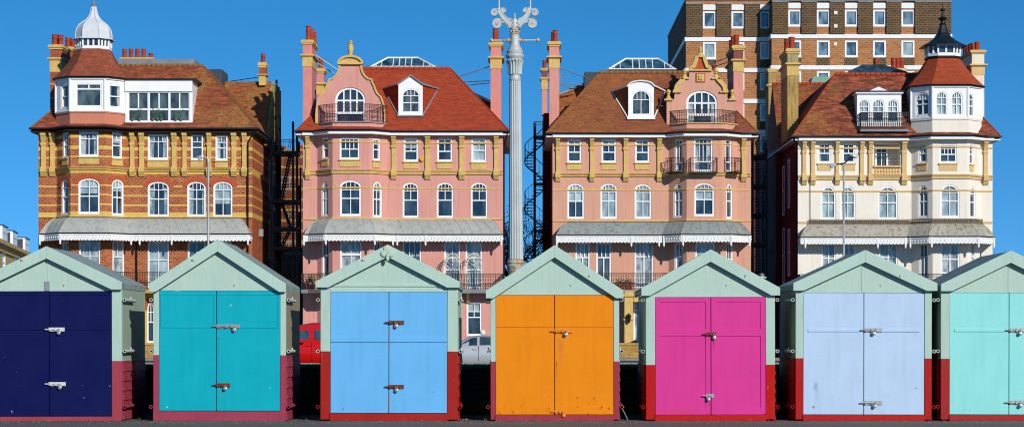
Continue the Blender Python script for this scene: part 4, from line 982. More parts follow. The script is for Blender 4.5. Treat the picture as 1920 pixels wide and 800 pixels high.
mb = MB(); p = V(791.5, 298, 137.9); mb.lathe((p.x, 137.9, p.z), [(.14, -.06), (.14, .08)], 16, ax='y'); mb.build('alarm_box', plain('alarm_yellow', '#e0b020', .5), H2.root)

# ================================================================ villa 3: salmon with stepped gable
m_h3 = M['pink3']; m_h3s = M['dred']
FR = lambda **k: dict(dict(top=.18, tn=3, un=3, mid=.3, ln=1), **k)
w3 = [(1064, 1090, 261, 305, 0, D(top=.22, tn=2, un=2, ln=1, mid=.45, blind=.2, bmat='net')), (1128, 1155, 261, 305, 0, D(top=.22, tn=2, un=2, ln=1, mid=.45)), (1191, 1217.5, 262, 305, 0, D(top=.22, tn=2, un=2, ln=1, mid=.45, blind=.2, bmat='net')),
      (1265, 1280, 261, 324, 0, FR(tn=2, un=2)), (1301, 1336, 259, 322, 0, FR(tn=4, un=4)), (1360.5, 1371, 262, 322, 0, FR(tn=1, un=1))]
w3 += [(1064, 1095, 344, 410, .34, D(blind=.5, tn=4)), (1126, 1157, 344, 410, .34, D(pane='blind', tn=4)), (1190, 1221, 345, 410, .34, D(pane='blind', tn=4)),
       (1262.5, 1280, 344, 408, .55, D(tn=3, un=2, ln=2)), (1302, 1339, 343, 405, .34, D(tn=4, blind=.5)), (1361.5, 1373.5, 344, 410, .6, D(tn=2, un=1, ln=1, pane='glass2'))]
w3 += [(1079, 1106, 455, 541, 0, D(pane='net', top=.32, tn=3, mid=None, un=2, bw=.07)), (1118, 1146, 455, 541, 0, D(pane='glass2', top=.32, tn=3, mid=None, un=2, bw=.07)), (1190, 1225, 455, 541, 0, D(pane='net', top=.3, tn=4, mid=None, un=2, bw=.07)),
       (1264, 1281, 455, 541, 0, D(pane='net', top=.3, tn=2, mid=None, un=1)), (1304, 1340, 454, 541, 0, D(pane='net', top=.4, tn=4, mid=None, un=2)), (1362, 1374, 455, 541, 0, D(pane='glass2', top=.35, tn=2, mid=None, un=1))]
w3 += [(1188, 1206, 560, 642, 0, D(top=.25, tn=1, mid=None, un=1, fw=.08, frame='fwhite')), (1080, 1110, 566, 629, 0, D())]
H3 = house('salmon_villa', 'salmon pink villa with pinnacled gable and lichened brown roof, right of the lamp column', 1036, 1408, (1253.7, 1287.5, 1354, 1382), 258, 1.0,
    dict(wall=m_h3, side=m_h3s, trim=M['ochre'], pil=M['ochre'], panel=None, ridge=m_ridgel), w3,
    [(1042, 1050), (1106, 1114), (1169, 1178), (1232, 1241), (1390, 1399)], (None, None, 136.5), 3.4,
    [(325, 331, .2, 0), (271, 273, .03, 0), (354.5, 357, .03, 0), (412, 415, .06, 0)], dict(top=416, edge=440, val=455, x0=1043, x1=1408, drops=[1044, 1184, 1236, 1245, 1281, 1371, 1406], mat=paint('canopy_zinc_dull', '#98a0a0', .16, .5, .9, .3, dirtc='#7c6a4c'), floor=543, rail=512, railmat=M['ironred']), m_r3)
for a, b in ((1064, 1090), (1128, 1155), (1191, 1217.5)):
    P = H3.P[0]; mb = MB(); u0, u1 = P.u(a), P.u(b); z = zz(305); pbox(mb, P, u0-.02, u1+.02, z-.44, z-.06, -.01, .05); pbox(mb, P, u0-.06, u1+.06, z-.06, z-.002, -.01, .12); mb.build('sill_panel', M['ochre'], H3.root)
for k, (a, b) in ((1, (1262, 1281)), (2, (1296, 1341)), (3, (1359, 1375))):
    P = H3.P[k]; u0, u1 = P.u(a), P.u(b); z = P.z((a+b)/2, 323); mb = MB(); pbox(mb, P, u0-.1, u1+.1, z-.10, z, .0, .62); bf = mb.build('balconette', M['gutter'], H3.root)
    mb = MB(); L = [Vector(P.pt(*t)) for t in ((u0-.08, z, .02), (u0-.08, z, .6), (u1+.08, z, .6), (u1+.08, z, .02))]; railing(mb, L, .85, .14, .012, False); mb.build('balcony_railing', M['ironred'], bf)
half3 = [(63.5, 234), (63.5, 188), (49.5, 187), (48.5, 172), (48, 168), (41, 160), (35, 154), (31, 148), (29, 148), (22, 147), (21, 133), (20, 132)]
g3, gx, Yg = gable(H3, half3, None, (1287, 1345, 170, 232, .68), 1313.5, 234, 231.5, None, m_h3, M['ochre'], coping=False)
s = Yg/F
for sx in (-1, 1):
    mb = MB(); xx = lambda h: gx+sx*h*s
    pts = [(xx(h), Z(y, Yg)) for h, y in ((50, 172.5), (46.5, 168), (45.5, 162), (41, 156), (36, 151), (33, 147))]
    ribbon(mb, smooth2(pts if sx > 0 else pts[::-1]), Yg-.14, Yg+.42, .26); mb.box(min(xx(32), xx(50)), max(xx(32), xx(50)), Yg-.12, Yg+.4, Z(173.5, Yg), Z(170.5, Yg)) if 0 else None
    mb.box(min(xx(36), xx(52)), max(xx(36), xx(52)), Yg-.16, Yg+.4, Z(174, Yg), Z(171.5, Yg)); mb.build('gable_scroll', M['ochre'], g3)
    for (hc, yb_, yt_, w) in ((29.5, 148, 129, .26), (60, 188, 167, .24)):
        mb = MB(); q = xx(hc); Zy = lambda t: Z(yb_+(yt_-yb_)*t, Yg)
        mb.box(q-w*1.1, q+w*1.1, Yg-.14, Yg+.4, Z(yb_+.8, Yg), Zy(.10)); mb.lathe((q, Yg+.12, 0), [(w*.9, Zy(.10)), (w*.7, Zy(.2)), (w*.45, Zy(.35)), (w*.3, Zy(.5)), (w*.55, Zy(.55)), (w*.35, Zy(.62)), (w*.62, Zy(.72)), (w*.6, Zy(.86)), (w*.1, Zy(1))], 12); mb.build('pinnacle', M['ochre'], g3, smooth=True)
mb = MB(); mb.box(gx-21.5*s, gx+21.5*s, Yg-.16, Yg+.4, Z(133.5, Yg), Z(130.5, Yg))
for sx in (-1, 1):
    pts = [(gx+sx*h*s, Z(y, Yg)) for h, y in ((18, 130), (17, 126), (13, 124.5), (11, 119), (8.5, 112), (8, 107))]; ribbon(mb, smooth2(pts if sx > 0 else pts[::-1]), Yg-.14, Yg+.4, .22)
mb.box(gx-9*s, gx+9*s, Yg-.16, Yg+.4, Z(108, Yg), Z(105, Yg))
mb.lathe((gx, Yg+.12, 0), [(.26, Z(105, Yg)), (.2, Z(102, Yg)), (.1, Z(98, Yg)), (.17, Z(95.5, Yg)), (.1, Z(94, Yg)), (.14, Z(91, Yg)), (.02, Z(87, Yg))], 12); mb.build('pediment', M['ochre'], g3)
pts = [(gx+h*s, Z(y, Yg)) for h, y in ((14, 131), (8, 108), (-8, 108), (-14, 131))]; poly_solid(g3, 'brick_panel', pts, Yg-.01, Yg+.3, plain('orange_brick_panel', '#b8502c', .8, var=.2))
mb = MB(); mb.box(gx-8.8*s, gx+8.8*s, Yg-.05, Yg, Z(154.5, Yg), Z(137.5, Yg)); em = mb.build('emblem_panel', plain('emblem_red', '#b5482a', .8, var=.15), g3)
mb = MB(); c = (gx, Yg-.06, Z(146, Yg)); mb.box(gx-7*s, gx+7*s, Yg-.07, Yg-.052, Z(152.8, Yg), Z(139.2, Yg))
for i in range(4):
    a = math.pi/4+i*math.pi/2; mb.ball((c[0]+3.2*s*math.cos(a), Yg-.09, c[2]+3.2*s*math.sin(a)), .085, 8, 5)
    mb.ball((c[0]+3.4*s*math.cos(a+.78), Yg-.09, c[2]+3.4*s*math.sin(a+.78)), .05, 8, 5)
mb.ball((c[0], Yg-.10, c[2]), .06, 8, 5); mb.build('emblem_flower', M['ochre'], g3)
bayrail(H3, 208, 231.5, M['ironred'])
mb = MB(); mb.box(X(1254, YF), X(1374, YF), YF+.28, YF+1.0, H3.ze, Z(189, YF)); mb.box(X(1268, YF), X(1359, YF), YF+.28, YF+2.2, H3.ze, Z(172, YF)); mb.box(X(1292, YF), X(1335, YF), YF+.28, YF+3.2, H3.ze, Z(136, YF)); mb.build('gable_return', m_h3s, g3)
dormer(H3, 1178, 1226, 162, 221, 1148, 1247, 173, (1184.5, 1219.5, 169, 216.5, .5), dict(tile=m_r3, lead=M['white']), arched=1, apex=152.5, wkw=dict(top=.38, tn=4, un=2, ln=1, mid=.0001, fw=.08, off=-.02, pane='glass2'))
skylight(H3, 1141, 1267, 1173, 1235, 110.5, 130)
slch = paint('salmon_chimney', '#e2998a', .08)
ch2(1030, 1048.6, 141.5, 2.6, 262, 78, [(.6, .4, 57), (.45, 1.5, 61)], H3, slch)
bk3 = plain('brown_brick', '#8a4c40', .8, var=.15)
chimney(H3.root, 1375.5, 1394, 138.7, 4.0, 262, [(134, 262, slch, 0), (116, 134, M['ochre'], .03), (111, 116, M['ochre'], .17), (94, 111, bk3, 0), (85, 94, M['ochre'], .12)], [(.35, .4, 66), (.2, 1.4, 69), (.5, 2.4, 72), (.3, 3.3, 76)], 85, potr=.19)
chimney(H3.root, 1335, 1344, 146, 1.2, 170, [(133, 170, slch, 0)], [(.5, .5, 122)], 133)
mb = MB(); mb.box(X(1096, 144), X(1125, 144), 144, 147, H3.zr-2, Z(135, 144)); mb.build('roof_hatch', M['slate'], H3.root)
rear_roof(H3, [(1048, 178), (1104, 156), (1122, 150), (1122, 250), (1030, 250)], 144.5, m_r3, (0, 1))
x3 = H3.x[0]; mb = MB(); mb.box(X(1019, 148.5), x3+.3, 148.5, 156, 0, Z(212, 148.5)); rw3 = mb.build('rear_wing', m_h3s, H3.root)
chimney(H3.root, 1016, 1026, 151, 1.3, 215, [(168, 215, slch, 0), (150, 168, M['ochre'], .03), (145, 150, M['ochre'], .12), (133, 145, bk3, 0), (128, 133, M['ochre'], .08)], [(.5, .5, 113)], 128)
for a, b, r in ((V(1048, 127, 142), V(1100, 146, 144), .03), (V(1048, 156, 143), V(1092, 160, 144), .03), (V(1048, 159, 143), V(1080, 165, 144), .03), (V(1052, 138, 143), V(1062, 141, 143), .02), (V(1050, 145, 143), V(1064, 146, 143), .02), (V(1048, 150, 143), V(1058, 151, 143), .02), (V(1330, 120, 143), V(1376, 104, 142), .03), (V(1336, 126, 143), V(1376, 114, 142), .03)):
    mb = MB(); mb.tube(a, b, r, 5); mb.build('stay_rod', M['steel'], H3.root)
# porch of villa 3
mb = MB(); a, b = X(1171, 136.6), X(1187, 136.6); mb.box(a, b, 136.6, 137.98, 0, zz(546)); mb.box(a-.08, b+.08, 136.5, 137.98, zz(556), zz(552)); mb.box(a-.06, b+.06, 136.52, 137.98, zz(600), zz(597)); pr_ = mb.build('porch_pier', M['ochre'], H3.root)
mb = MB(); mb.box(X(1188, 136.6), X(1225, 136.6), 136.7, 137.98, zz(566), zz(546)); mb.build('porch_lintel', M['ochre'], pr_)
mb = MB(); c = V(1179, 596, 136.4); mb.lathe((c.x, c.y, c.z-.2), [(.04, -.1), (.09, 0), (.15, .35), (.05, .45), (.02, .52)], 8); mb.tube((c.x, 136.6, c.z+.1), (c.x, c.y, c.z+.32), .02); mb.build('wall_lantern', M['iron'], pr_)
mb = MB(); p = V(1231.5, 460, 137.9); mb.lathe((p.x, 137.9, p.z), [(.11, -.06), (.11, .08)], 12, ax='y'); mb.build('alarm_box', plain('alarm_yellow', '#e0b020', .5), H3.root)

# ================================================================ villa 4: cream with black spired turret
w4 = [(1533.5, 1558, 269, 306, 0, D(top=.25, tn=2, un=2, ln=1)), (1579.5, 1603, 269, 306, 0, D(top=.25, tn=2, un=2, ln=1)), (1639, 1688, 269, 313, 0, D(skip=1)),
      (1721.5, 1738, 270, 306, 0, D(top=.25, tn=2, un=2, ln=1)), (1761.5, 1794, 269, 306, 0, D(top=.25, tn=4, un=4, ln=2, mid=.45)), (1818, 1824.5, 271, 308, 0, D(top=.25, tn=1, un=1, ln=1))]
w4 += [(1539, 1567, 349, 411, .5, D(pane='blind', tn=2, fw=.10)), (1575.5, 1604, 349, 411, .5, D(pane='blind', tn=2)), (1646, 1683, 349, 411, .5, D(pane='blind', tn=2, un=2)),
       (1721, 1740, 347, 408, .55, D(tn=2, un=2, ln=2, pane='glass2')), (1763, 1799, 346, 408, .5, D(pane='blind', tn=2)), (1818.5, 1829, 349, 409, .6, D(tn=2, un=1, ln=1))]
w4 += [(1540, 1567, 457, 541, 0, D(pane='net', top=.32, tn=2, mid=.4, un=2, bw=.07)), (1580, 1604, 457, 541, 0, D(pane='net', top=.32, tn=2, mid=.4, un=2, bw=.07)), (1648, 1683, 457, 541, 0, D(pane='net', top=.3, tn=2, mid=.35, un=2, bw=.07)),
       (1723, 1740, 456, 541, 0, D(pane='glass2', top=.3, tn=2, mid=None, un=2)), (1764, 1799, 456, 541, 0, D(pane='net', top=.35, tn=2, mid=.35, un=2, bw=.07)), (1821, 1829, 456, 541, 0, D(pane='net', top=.3, tn=1, mid=None, un=1))]
H4 = house('cream_villa', 'cream villa with octagonal turret under a black spire, rightmost villa', 1496, 1861, (1709, 1748.6, 1814, 1839), 264, 1.05,
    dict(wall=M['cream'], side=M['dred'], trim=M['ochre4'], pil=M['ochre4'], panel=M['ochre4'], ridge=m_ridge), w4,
    [(1504, 1512), (1520, 1528), (1566, 1573.5), (1612, 1620), (1628, 1636), (1690.5, 1700), (1844, 1852)], (None, None, 140), 3.05,
    [(329, 337, .2, 0), (276, 279, .04, 0), (357, 360, .04, 0), (415, 418.5, .06, 0)], dict(top=419, edge=444, val=458, x0=1501, x1=1865, drops=[1510, 1646, 1698, 1707, 1747, 1835, 1864], mat=M['zincold'], floor=543, rail=514, railmat=M['iron'], crest=1), m_r4)
# loggia with balustrade
P = H4.P[0]; u0, u1 = P.u(1639), P.u(1688); z0, z1 = P.z(1660, 313), P.z(1660, 269); mb = MB(); dp = 1.0
q = [(u0, z0), (u1, z0), (u1, z1), (u0, z1)]
mb.face([P.pt(u, z, -dp) for u, z in q]); mb.face([P.pt(u0, z0, -.15), P.pt(u1, z0, -.15), P.pt(u1, z0, -dp), P.pt(u0, z0, -dp)]); mb.face([P.pt(u0, z1, -.15), P.pt(u1, z1, -.15), P.pt(u1, z1, -dp), P.pt(u0, z1, -dp)])
for u in (u0, u1): mb.face([P.pt(u, z0, -.15), P.pt(u, z1, -.15), P.pt(u, z1, -dp), P.pt(u, z0, -dp)])
lg = mb.build('loggia', M['cream'], H4.root)
Pl = Panel(P.pt(0, 0, -dp+.02)[:2], P.pt(P.L, 0, -dp+.02)[:2]); window(H4.root, Pl, (u0+.2, u0+1.0, z0+.02, z1-.1, 0), top=.3, tn=2, mid=None, un=2, ln=2, off=.1, pane='glass2')
mb = MB()
for i in range(9): u = u0+.1+(u1-u0-.2)*i/8; c = P.pt(u, 0, -.02); mb.lathe((c[0], c[1]+.1-.12, z0-.42), [(.06, 0), (.05, .05), (.09, .16), (.04, .30), (.06, .36), (.06, .40)], 8)
pbox(mb, P, u0-.05, u1+.05, z0-.02, z0+.08, -.10, .16); pbox(mb, P, u0-.05, u1+.05, z0-.50, z0-.42, -.10, .16); mb.build('balustrade', M['ochre4'], H4.root)
mb = MB(); pbox(mb, P, u0, u1, z0-.42, z0-.02, -.0, .01); mb.build('balustrade_back', M['ochre4'], lg)
mb = MB(); 
for zq in (z0+.28, z0+.5): mb.tube(P.pt(u0, zq, .02), P.pt(u1, zq, .02), .018, 4)
mb.build('guard_rail', M['iron'], lg)
wk = D(top=.26, tn=4, un=2, ln=2, mid=.46, fw=.08, blind=.5)
T4, xc, yc, zt, ring, hw = turret(H4, '', 248, 222, 160, [(1715.5, 1742, 173, 218, .35, D(top=.3, tn=4, un=2, ln=2, mid=.5)), (1754, 1776, 171, 217, .35, dict(wk, pane='blind')), (1783, 1804.5, 171, 217, .35, dict(wk, pane='blind')), (1814, 1826, 175, 219, .35, dict(wk, tn=2, blind=None))],
    M['cream'], 160, .95, 108, m_t4)
S_ = yc/F; mb = MB(); mb.rings([oct_ring(xc, yc, r, z, ring, hw) for r, z in ((1.02, zt-.02), (1.06, zt+.04), (1.06, zt+.10))]); mb.build('turret_collar', M['gutter'], T4)
zl = Z(88, yc); mb = MB(); Rl = [(.92, zt+.10), (1.12, zt+.3), (1.12, zt+.34)]
lantern(T4, xc, yc, .98, zt+.11, zl, ring, hw, M['fwhite'], 2)
mb = MB(); prof = [(1.35, Z(89.5, yc)), (1.35, Z(88, yc)), (1.02, Z(83, yc)), (.72, Z(77, yc)), (.48, Z(70, yc)), (.33, Z(62, yc)), (.24, Z(54, yc)), (.17, Z(47, yc))]
mb.rings([oct_ring(xc, yc, r, z, ring, hw) for r, z in prof]); mb.build('spire', plain('spire_lead_black', '#20242a', .35, 0, .5, .15), T4)
mb = MB(); mb.lathe((xc, yc, 0), [(.17, Z(48, yc)), (.24, Z(46, yc)), (.15, Z(44, yc)), (.12, Z(40, yc)), (.27, Z(36, yc)), (.29, Z(34.5, yc)), (.12, Z(32, yc)), (.07, Z(26, yc)), (.05, Z(22, yc)), (.17, Z(19.5, yc)), (.17, Z(18, yc)), (.04, Z(16, yc)), (.02, Z(5, yc))], 12); mb.build('finial', M['iron'], T4, smooth=True)
# white three-light dormer with pediment and railing
Yd = H4.ye+.50; Pd = Panel((X(1607, Yd), Yd), (X(1690, Yd), Yd)); mb = MB(); zb, zt_ = Z(243, Yd), Z(176, Yd)
ops = [Pd.op(a, b, 186, 230, .28) for a, b in ((1609.5, 1630.5), (1635, 1658), (1663, 1684.5))]
wall(mb, Pd, zb, zt_, ops, .12); mb.box(Pd.A.x-.1, Pd.B.x+.1, Yd-.15, Yd+3, zt_, zt_+.12)
ax, bx = X(1626, Yd), X(1667, Yd); mb.loft([(ax, Yd-.2, zt_+.12), (bx, Yd-.2, zt_+.12), ((ax+bx)/2, Yd-.2, Z(163.5, Yd))], [(ax, Yd+2, zt_+.12), (bx, Yd+2, zt_+.12), ((ax+bx)/2, Yd+2, Z(163.5, Yd))])
mb.face([(Pd.A.x, Yd, zb), (Pd.A.x, Yd+3, zb), (Pd.A.x, Yd+3, zt_), (Pd.A.x, Yd, zt_)])
d4 = mb.build('dormer', M['fwhite'], H4.root); mb = MB(); mb.box(Pd.A.x-.2, Pd.B.x+.15, Yd-.25, Yd+3, zt_+.122, zt_+.17); mb.build('dormer_roof', M['gutter'], d4)
for o in ops: window(H4.root, Pd, o, top=.32, tn=4, un=2, ln=1, mid=.45, fw=.08, blind=.55)
Yk = H4.ye-.05; zk = Z(242, Yk); mb = MB(); L = [Vector((X(1614.5, Yk), Yk+.7, zk)), Vector((X(1614.5, Yk), Yk, zk)), Vector((X(1703, Yk), Yk, zk))]; railing(mb, L, Z(211, Yk)-zk, .13, .016, True); mb.build('balcony_railing', M['iron'], H4.root)
mb = MB(); mb.box(X(1613, Yk), X(1704, Yk), Yk-.08, Yk+.9, zk-.15, zk-.01); mb.build('roof_balcony', M['lead'], H4.root)
st4 = paint('chimney_stone_render', '#b4a878', .16, .8, 2, .3, dirtc='#6c5a34'); yl4 = paint('yellow_chimney', '#b89a5c', .2, .8, 1.5, .35, dirtc='#7a6238')
chimney(H4.root, 1476.5, 1497, 140.3, 3.4, 262, [(142, 262, yl4, 0), (123, 142, M['ochre'], .03), (118, 123, M['ochre'], .16), (101, 118, st4, 0), (91, 101, M['ochre'], .12)], [(.45, .4, 70), (.2, 1.4, 74)], 91, potr=.2)
chimney(H4.root, 1441, 1455, 152.5, 2.0, 262, [(163, 262, yl4, 0), (158, 163, M['ochre'], .14), (136, 158, yl4, 0), (129, 136, M['ochre'], .08)], [], 129)
crch = paint('cream_chimney', '#ece2cc', .07)
chimney(H4.root, 1822.5, 1845.5, 139.5, 4.4, 262, [(141, 262, crch, 0), (125, 141, M['ochre4'], .03), (120, 125, M['ochre4'], .17), (101, 120, crch, 0), (94, 101, M['ochre4'], .12)], [(.55, .4, 79), (.4, 1.2, 81), (.4, 2.0, 83), (.4, 2.8, 85), (.4, 3.6, 87)], 94, potr=.18)
# low pyramid lantern, pots, rear wing
Ys = H4.ye+H4.run+1.2; mb = MB(); a, b = X(1590, Ys), X(1700, Ys); z = Z(135, Ys); B_ = [(a, Ys, z), (b, Ys, z), (b, Ys+3.4, z), (a, Ys+3.4, z)]; c, d = X(1625, Ys), X(1662, Ys); zt2 = Z(121.5, Ys+1.4)
mb.rings([B_, [(c, Ys+1.4, zt2), (d, Ys+1.4, zt2), (d, Ys+2, zt2), (c, Ys+2, zt2)]]); sk = mb.build('roof_lantern', glass('slate_glass', '#2a3c46', '#46606c'), H4.root)
mb = MB()
for i in range(9): t = i/8; mb.tube((a+(b-a)*t, Ys, z), (c+(d-c)*t, Ys+1.4, zt2), .03, 4)
mb.box(a, b, Ys, Ys+3.4, z-.3, z-.002); mb.build('lantern_bars', M['slate'], sk)
chimney(H4.root, 1640, 1700, 149, .8, 150, [(128, 150, M['ochre4'], 0)], [(.08, .4, 110), (.62, .4, 109), (.75, .4, 110), (.87, .4, 109)], 128, potr=.19)
mb = MB(); Y2 = 150.; mb.loft([(X(1519, Y2), Y2, Z(162, Y2)), (X(1562, Y2), Y2, Z(162, Y2)), (X(1556, Y2), Y2, Z(144, Y2)), (X(1524, Y2), Y2, Z(144, Y2))], [(X(1519, Y2), Y2+2, Z(162, Y2)), (X(1562, Y2), Y2+2, Z(162, Y2)), (X(1556, Y2), Y2+2, Z(144, Y2)), (X(1524, Y2), Y2+2, Z(144, Y2))]); mb.build('copper_roof', paint('copper_green', '#86b09a', .12), H4.root)
x4 = H4.x[0]; Yr = 149.; zr4 = Z(158, Yr); xa, xb = X(1448, Yr), X(1560, Yr)
mb = MB(); mb.loft([(xa, 145.2, H4.ze+.2), (xa, 153, H4.ze+.2), (xa, Yr, zr4)], [(xb, 145.2, H4.ze+.2), (xb, 153, H4.ze+.2), (xb, Yr, zr4)]); rr = mb.build('rear_wing_roof', m_r4, H4.root)
mb = MB(); 
for i in range(14): mb.lathe((xa+i*.28, Yr, zr4), [(.12, 0), (.14, .04), (.11, .26)], 7, ax='x')
mb.build('ridge_tiles', m_ridge, rr)
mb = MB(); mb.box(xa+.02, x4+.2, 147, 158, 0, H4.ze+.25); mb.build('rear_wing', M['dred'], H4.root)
Ps = Panel((x4, YB), (x4, YF)); 
for (u, ztop, zbot) in ((3.0, 12.8, 10.2), (3.0, 8.9, 6.2), (6.5, 12.4, 9.2), (6.5, 8.4, 4.8), (9.5, 12.6, 9.5), (9.5, 8.2, 5.2)):
    window(H4.root, Ps, (u-.5, u+.5, zbot, ztop, 0), pane='glass2', top=None, un=1, ln=1, off=.04, frame='fwhite')
pipe(H4.root, [(x4-.3, 137.5, H4.ze+.15), (x4-.08, 138.3, H4.ze-.8), (x4-.08, 138.3, 0)], .06)
pipe(H4.root, [(X(1519.5, 137.9), 137.9, zz(330)), (X(1519.5, 137.9), 137.9, zz(418))], .02, 'steel')
Ps = Panel((H1.x[5], YF), (H1.x[5], YB))
for (u, ztop, zbot) in ((9.5, 12.8, 10.4), (9.5, 9.0, 6.4), (12, 12.4, 9.8)): window(H1.root, Ps, (u-.5, u+.5, zbot, ztop, 0), pane='glass2', top=None, un=1, ln=1, off=.04)
# ================================================================ tower block
YL, YR = 203.0, 201.0
tw = empty('tower_block', (X(1500, YL), YL, 0), 'tall brown brick block of flats with white bands, rising behind the two right villas', 'apartment block')
tan = brick('tan_brick', '#bc8c62', '#a2734e', '#c0a884', w=.5, h=.2, var=.6, mo=.025); dk = brick('dark_brown_brick', '#665440', '#50412f', '#8a7a5e', w=.4, h=.2, var=.3, bump=.9, mo=.03)
zt = Z(1.5, YL); ztr = Z(3, YR)
xl_, xs_, xr_ = X(1286, YL), X(1447, YR), X(1783, YR)
PL, PR = Panel((xl_, YL), (xs_, YL)), Panel((xs_, YR), (xr_, YR))
PS = Panel((xl_, 228), (xl_, YL))
cl = [(1318, 1342.5), (1371.5, 1395.5), (1425, 1443)]; cr = [(1478, 1502), (1531.5, 1555.5), (1584, 1608), (1637, 1661), (1690, 1714.5)]
opl, opr = [], []
for r in range(6):
    for a, b in cl: opl.append((r, PL.op(a, b, 22+57.7*r-(0 if r else 0), 54+57.7*r)))
    for a, b in cr: opr.append((r, PR.op(a, b, 19+57.5*r, 50.5+57.5*r)))
mb = MB(); wall(mb, PL, 0, zt, [o for r, o in opl], .18); wall(mb, PR, 0, ztr, [o for r, o in opr], .18); mb.build('wall', tan, tw)
mb = MB(); q = lambda a, b, z: mb.face([(a[0], a[1], 0), (b[0], b[1], 0), (b[0], b[1], z), (a[0], a[1], z)])
q((xl_, 228), (xl_, YL), zt); q((xs_, YL), (xs_, YR), ztr); q((xr_, YR), (xr_, 228), ztr); q((xr_, 228), (xl_, 228), zt); mb.face([(xl_, YL, zt-.05), (xr_, YL, zt-.05), (xr_, 228, zt-.05), (xl_, 228, zt-.05)]); mb.face([(xs_, YR, zt-.052), (xr_, YR, zt-.052), (xr_, YL, zt-.052), (xs_, YL, zt-.052)]); mb.build('side_wall', dk, tw)
for i in range(5):
    za = Z(70+57.9*i, YL); zb = Z(78+57.9*i, YL)
    mb = MB(); L = [(xl_, 228), (xl_, YL), (xs_-.001, YL)]; band(mb, L, zb, za, .10); mb.build('concrete_band', M['white'], tw)
    mb = MB(); band(mb, [(xs_, YL-.1), (xs_, YR), (xr_, YR), (xr_, 228)], zb, za, .10); mb.build('concrete_band', M['white'], tw)
def piers(P, xs, ya, yb):
    for a, b in xs:
        mb = MB(); u0, u1 = P.u(a), P.u(b); xm = (a+b)/2; pbox(mb, P, u0, u1, P.z(xm, yb), P.z(xm, ya), -.02, .22); o = mb.build('brick_pier', dk, tw)
        mb = MB(); pbox(mb, P, u0-.03, u1+.03, P.z(xm, ya)+.001, P.z(xm, ya-2), -.02, .27); mb.build('pier_coping', M['lead'], o)
piers(PL, [(1286.5, 1317.5), (1343, 1371), (1396, 1424.5)], 9, 69); piers(PR, [(1448, 1477.5), (1502.5, 1531), (1556, 1583.5), (1608.5, 1636.5), (1661.5, 1689.5), (1715, 1783)], 5, 64)
wi = 0; wpan = ['glass', 'blind', 'glass', 'net', 'glass', 'glass2']
rg = random.Random(5)
for P, L, yy in ((PL, opl, 10), (PR, opr, 5)):
    for r, o in L:
        window(tw, P, o, pane=['tglass', 'tglass', 'tglass', 'blind', 'blind'][min(4, int(rg.random()*5))] if r else 'tglass', top=None, mid=None, un=1, fw=.15, off=.03)
        if r == 0:
            mb = MB(); pbox(mb, P, o[0], o[1], o[3]+.12, o[3]+.12+.5, .0, .10); mb.build('white_panel', M['white'], tw)
        elif r in (1, 3):
            mb = MB(); pbox(mb, P, o[0], o[1], o[2]-.78, o[2]-.06, .0, .05); mb.build('spandrel', dk, tw)
mb = MB(); mb.box(xl_-.06, xs_, YL-.1, YL+.4, zt, zt+.14); mb.box(xl_-.06, xl_+.4, YL+.4, 228, zt, zt+.14); mb.box(xs_, xr_+.06, YR-.3, YR+.4, ztr+.01, ztr+.15); mb.build('roof_coping', M['lead'], tw)
mb = MB(); mb.box(X(1385, 206), X(1500, 206), 206, 215, zt, zt+3.2); mb.box(X(1460, 206), X(1760, 206), 206, 220, zt, zt+.55); mb.build('plant_room', tan, tw)
for (a, b) in ((1563, 25), (1563, 50), (1563, 83)):
    P = PR; mb = MB(); u = P.u(a); z = P.z(a, b); off_ = .22 if b < 60 else 0; pbox(mb, P, u, u+.3, z-.15, z+.15, off_, off_+.08); mb.build('vent', M['cream'], tw)
# ================================================================ terrace on the side street, far left
ter = empty('stone_terrace', (-38, 165, 0), 'yellow stone terrace with slate dormers far off at the left edge', 'terrace', None)
A, B = (-49.6, 198.0), (-61.6, 283.5); PT = Panel(A, B); yst = paint('yellow_stone', '#cdb47a', .2, .85, 1.2, .3, dirtc='#7e6a3c')
zE = 11.4; ops = []
for px in range(-84, 66, 22):
    u = PT.u(px)
    for z in (8.2, 3.6): ops.append((u, u+4.2, z, z+2.2, 0))
ops = [o for o in ops if o[0] > .3 and o[1] < PT.L-.3]
mb = MB(); wall(mb, PT, 0, zE, ops, .3); end = (B[0]-14, B[1]); mb.face([(B[0], B[1], 0), (end[0], end[1], 0), (end[0], end[1], zE), (B[0], B[1], zE)]); mb.face([(A[0], A[1], 0), (A[0]-14, A[1], 0), (A[0]-14, A[1], zE), (A[0], A[1], zE)]); mb.build('wall', yst, ter)
for o in ops: window(ter, PT, o, pane='blind' if rg.random() < .6 else 'glass2', top=None, un=1, ln=1, fw=.4, bw=.12)
for a, b, c in ((zE-1.1, zE-.9, .2), (zE-.35, zE+.05, .5), (7.0, 7.3, .2)): mb = MB(); band(mb, [A, B], a, b, c); mb.build('cornice', yst, ter)
mb = MB(); o1 = [Vector(v) for v in offpoly([A, B], .3)]; o2 = [Vector(v) for v in offpoly([A, B], -2.6)]
mb.rings([[(o1[0].x, o1[0].y, zE+.05), (o1[1].x, o1[1].y+.3, zE+.05), (o1[1].x-14, o1[1].y+.3, zE+.05), (o1[0].x-14, o1[0].y, zE+.05)], [(o2[0].x, o2[0].y, zE+1.9), (o2[1].x, o2[1].y-4.0, zE+1.9), (o2[1].x-8.5, o2[1].y-4, zE+1.9), (o2[0].x-8.5, o2[0].y, zE+1.9)]]); mb.build('roof', M['slate'], ter)
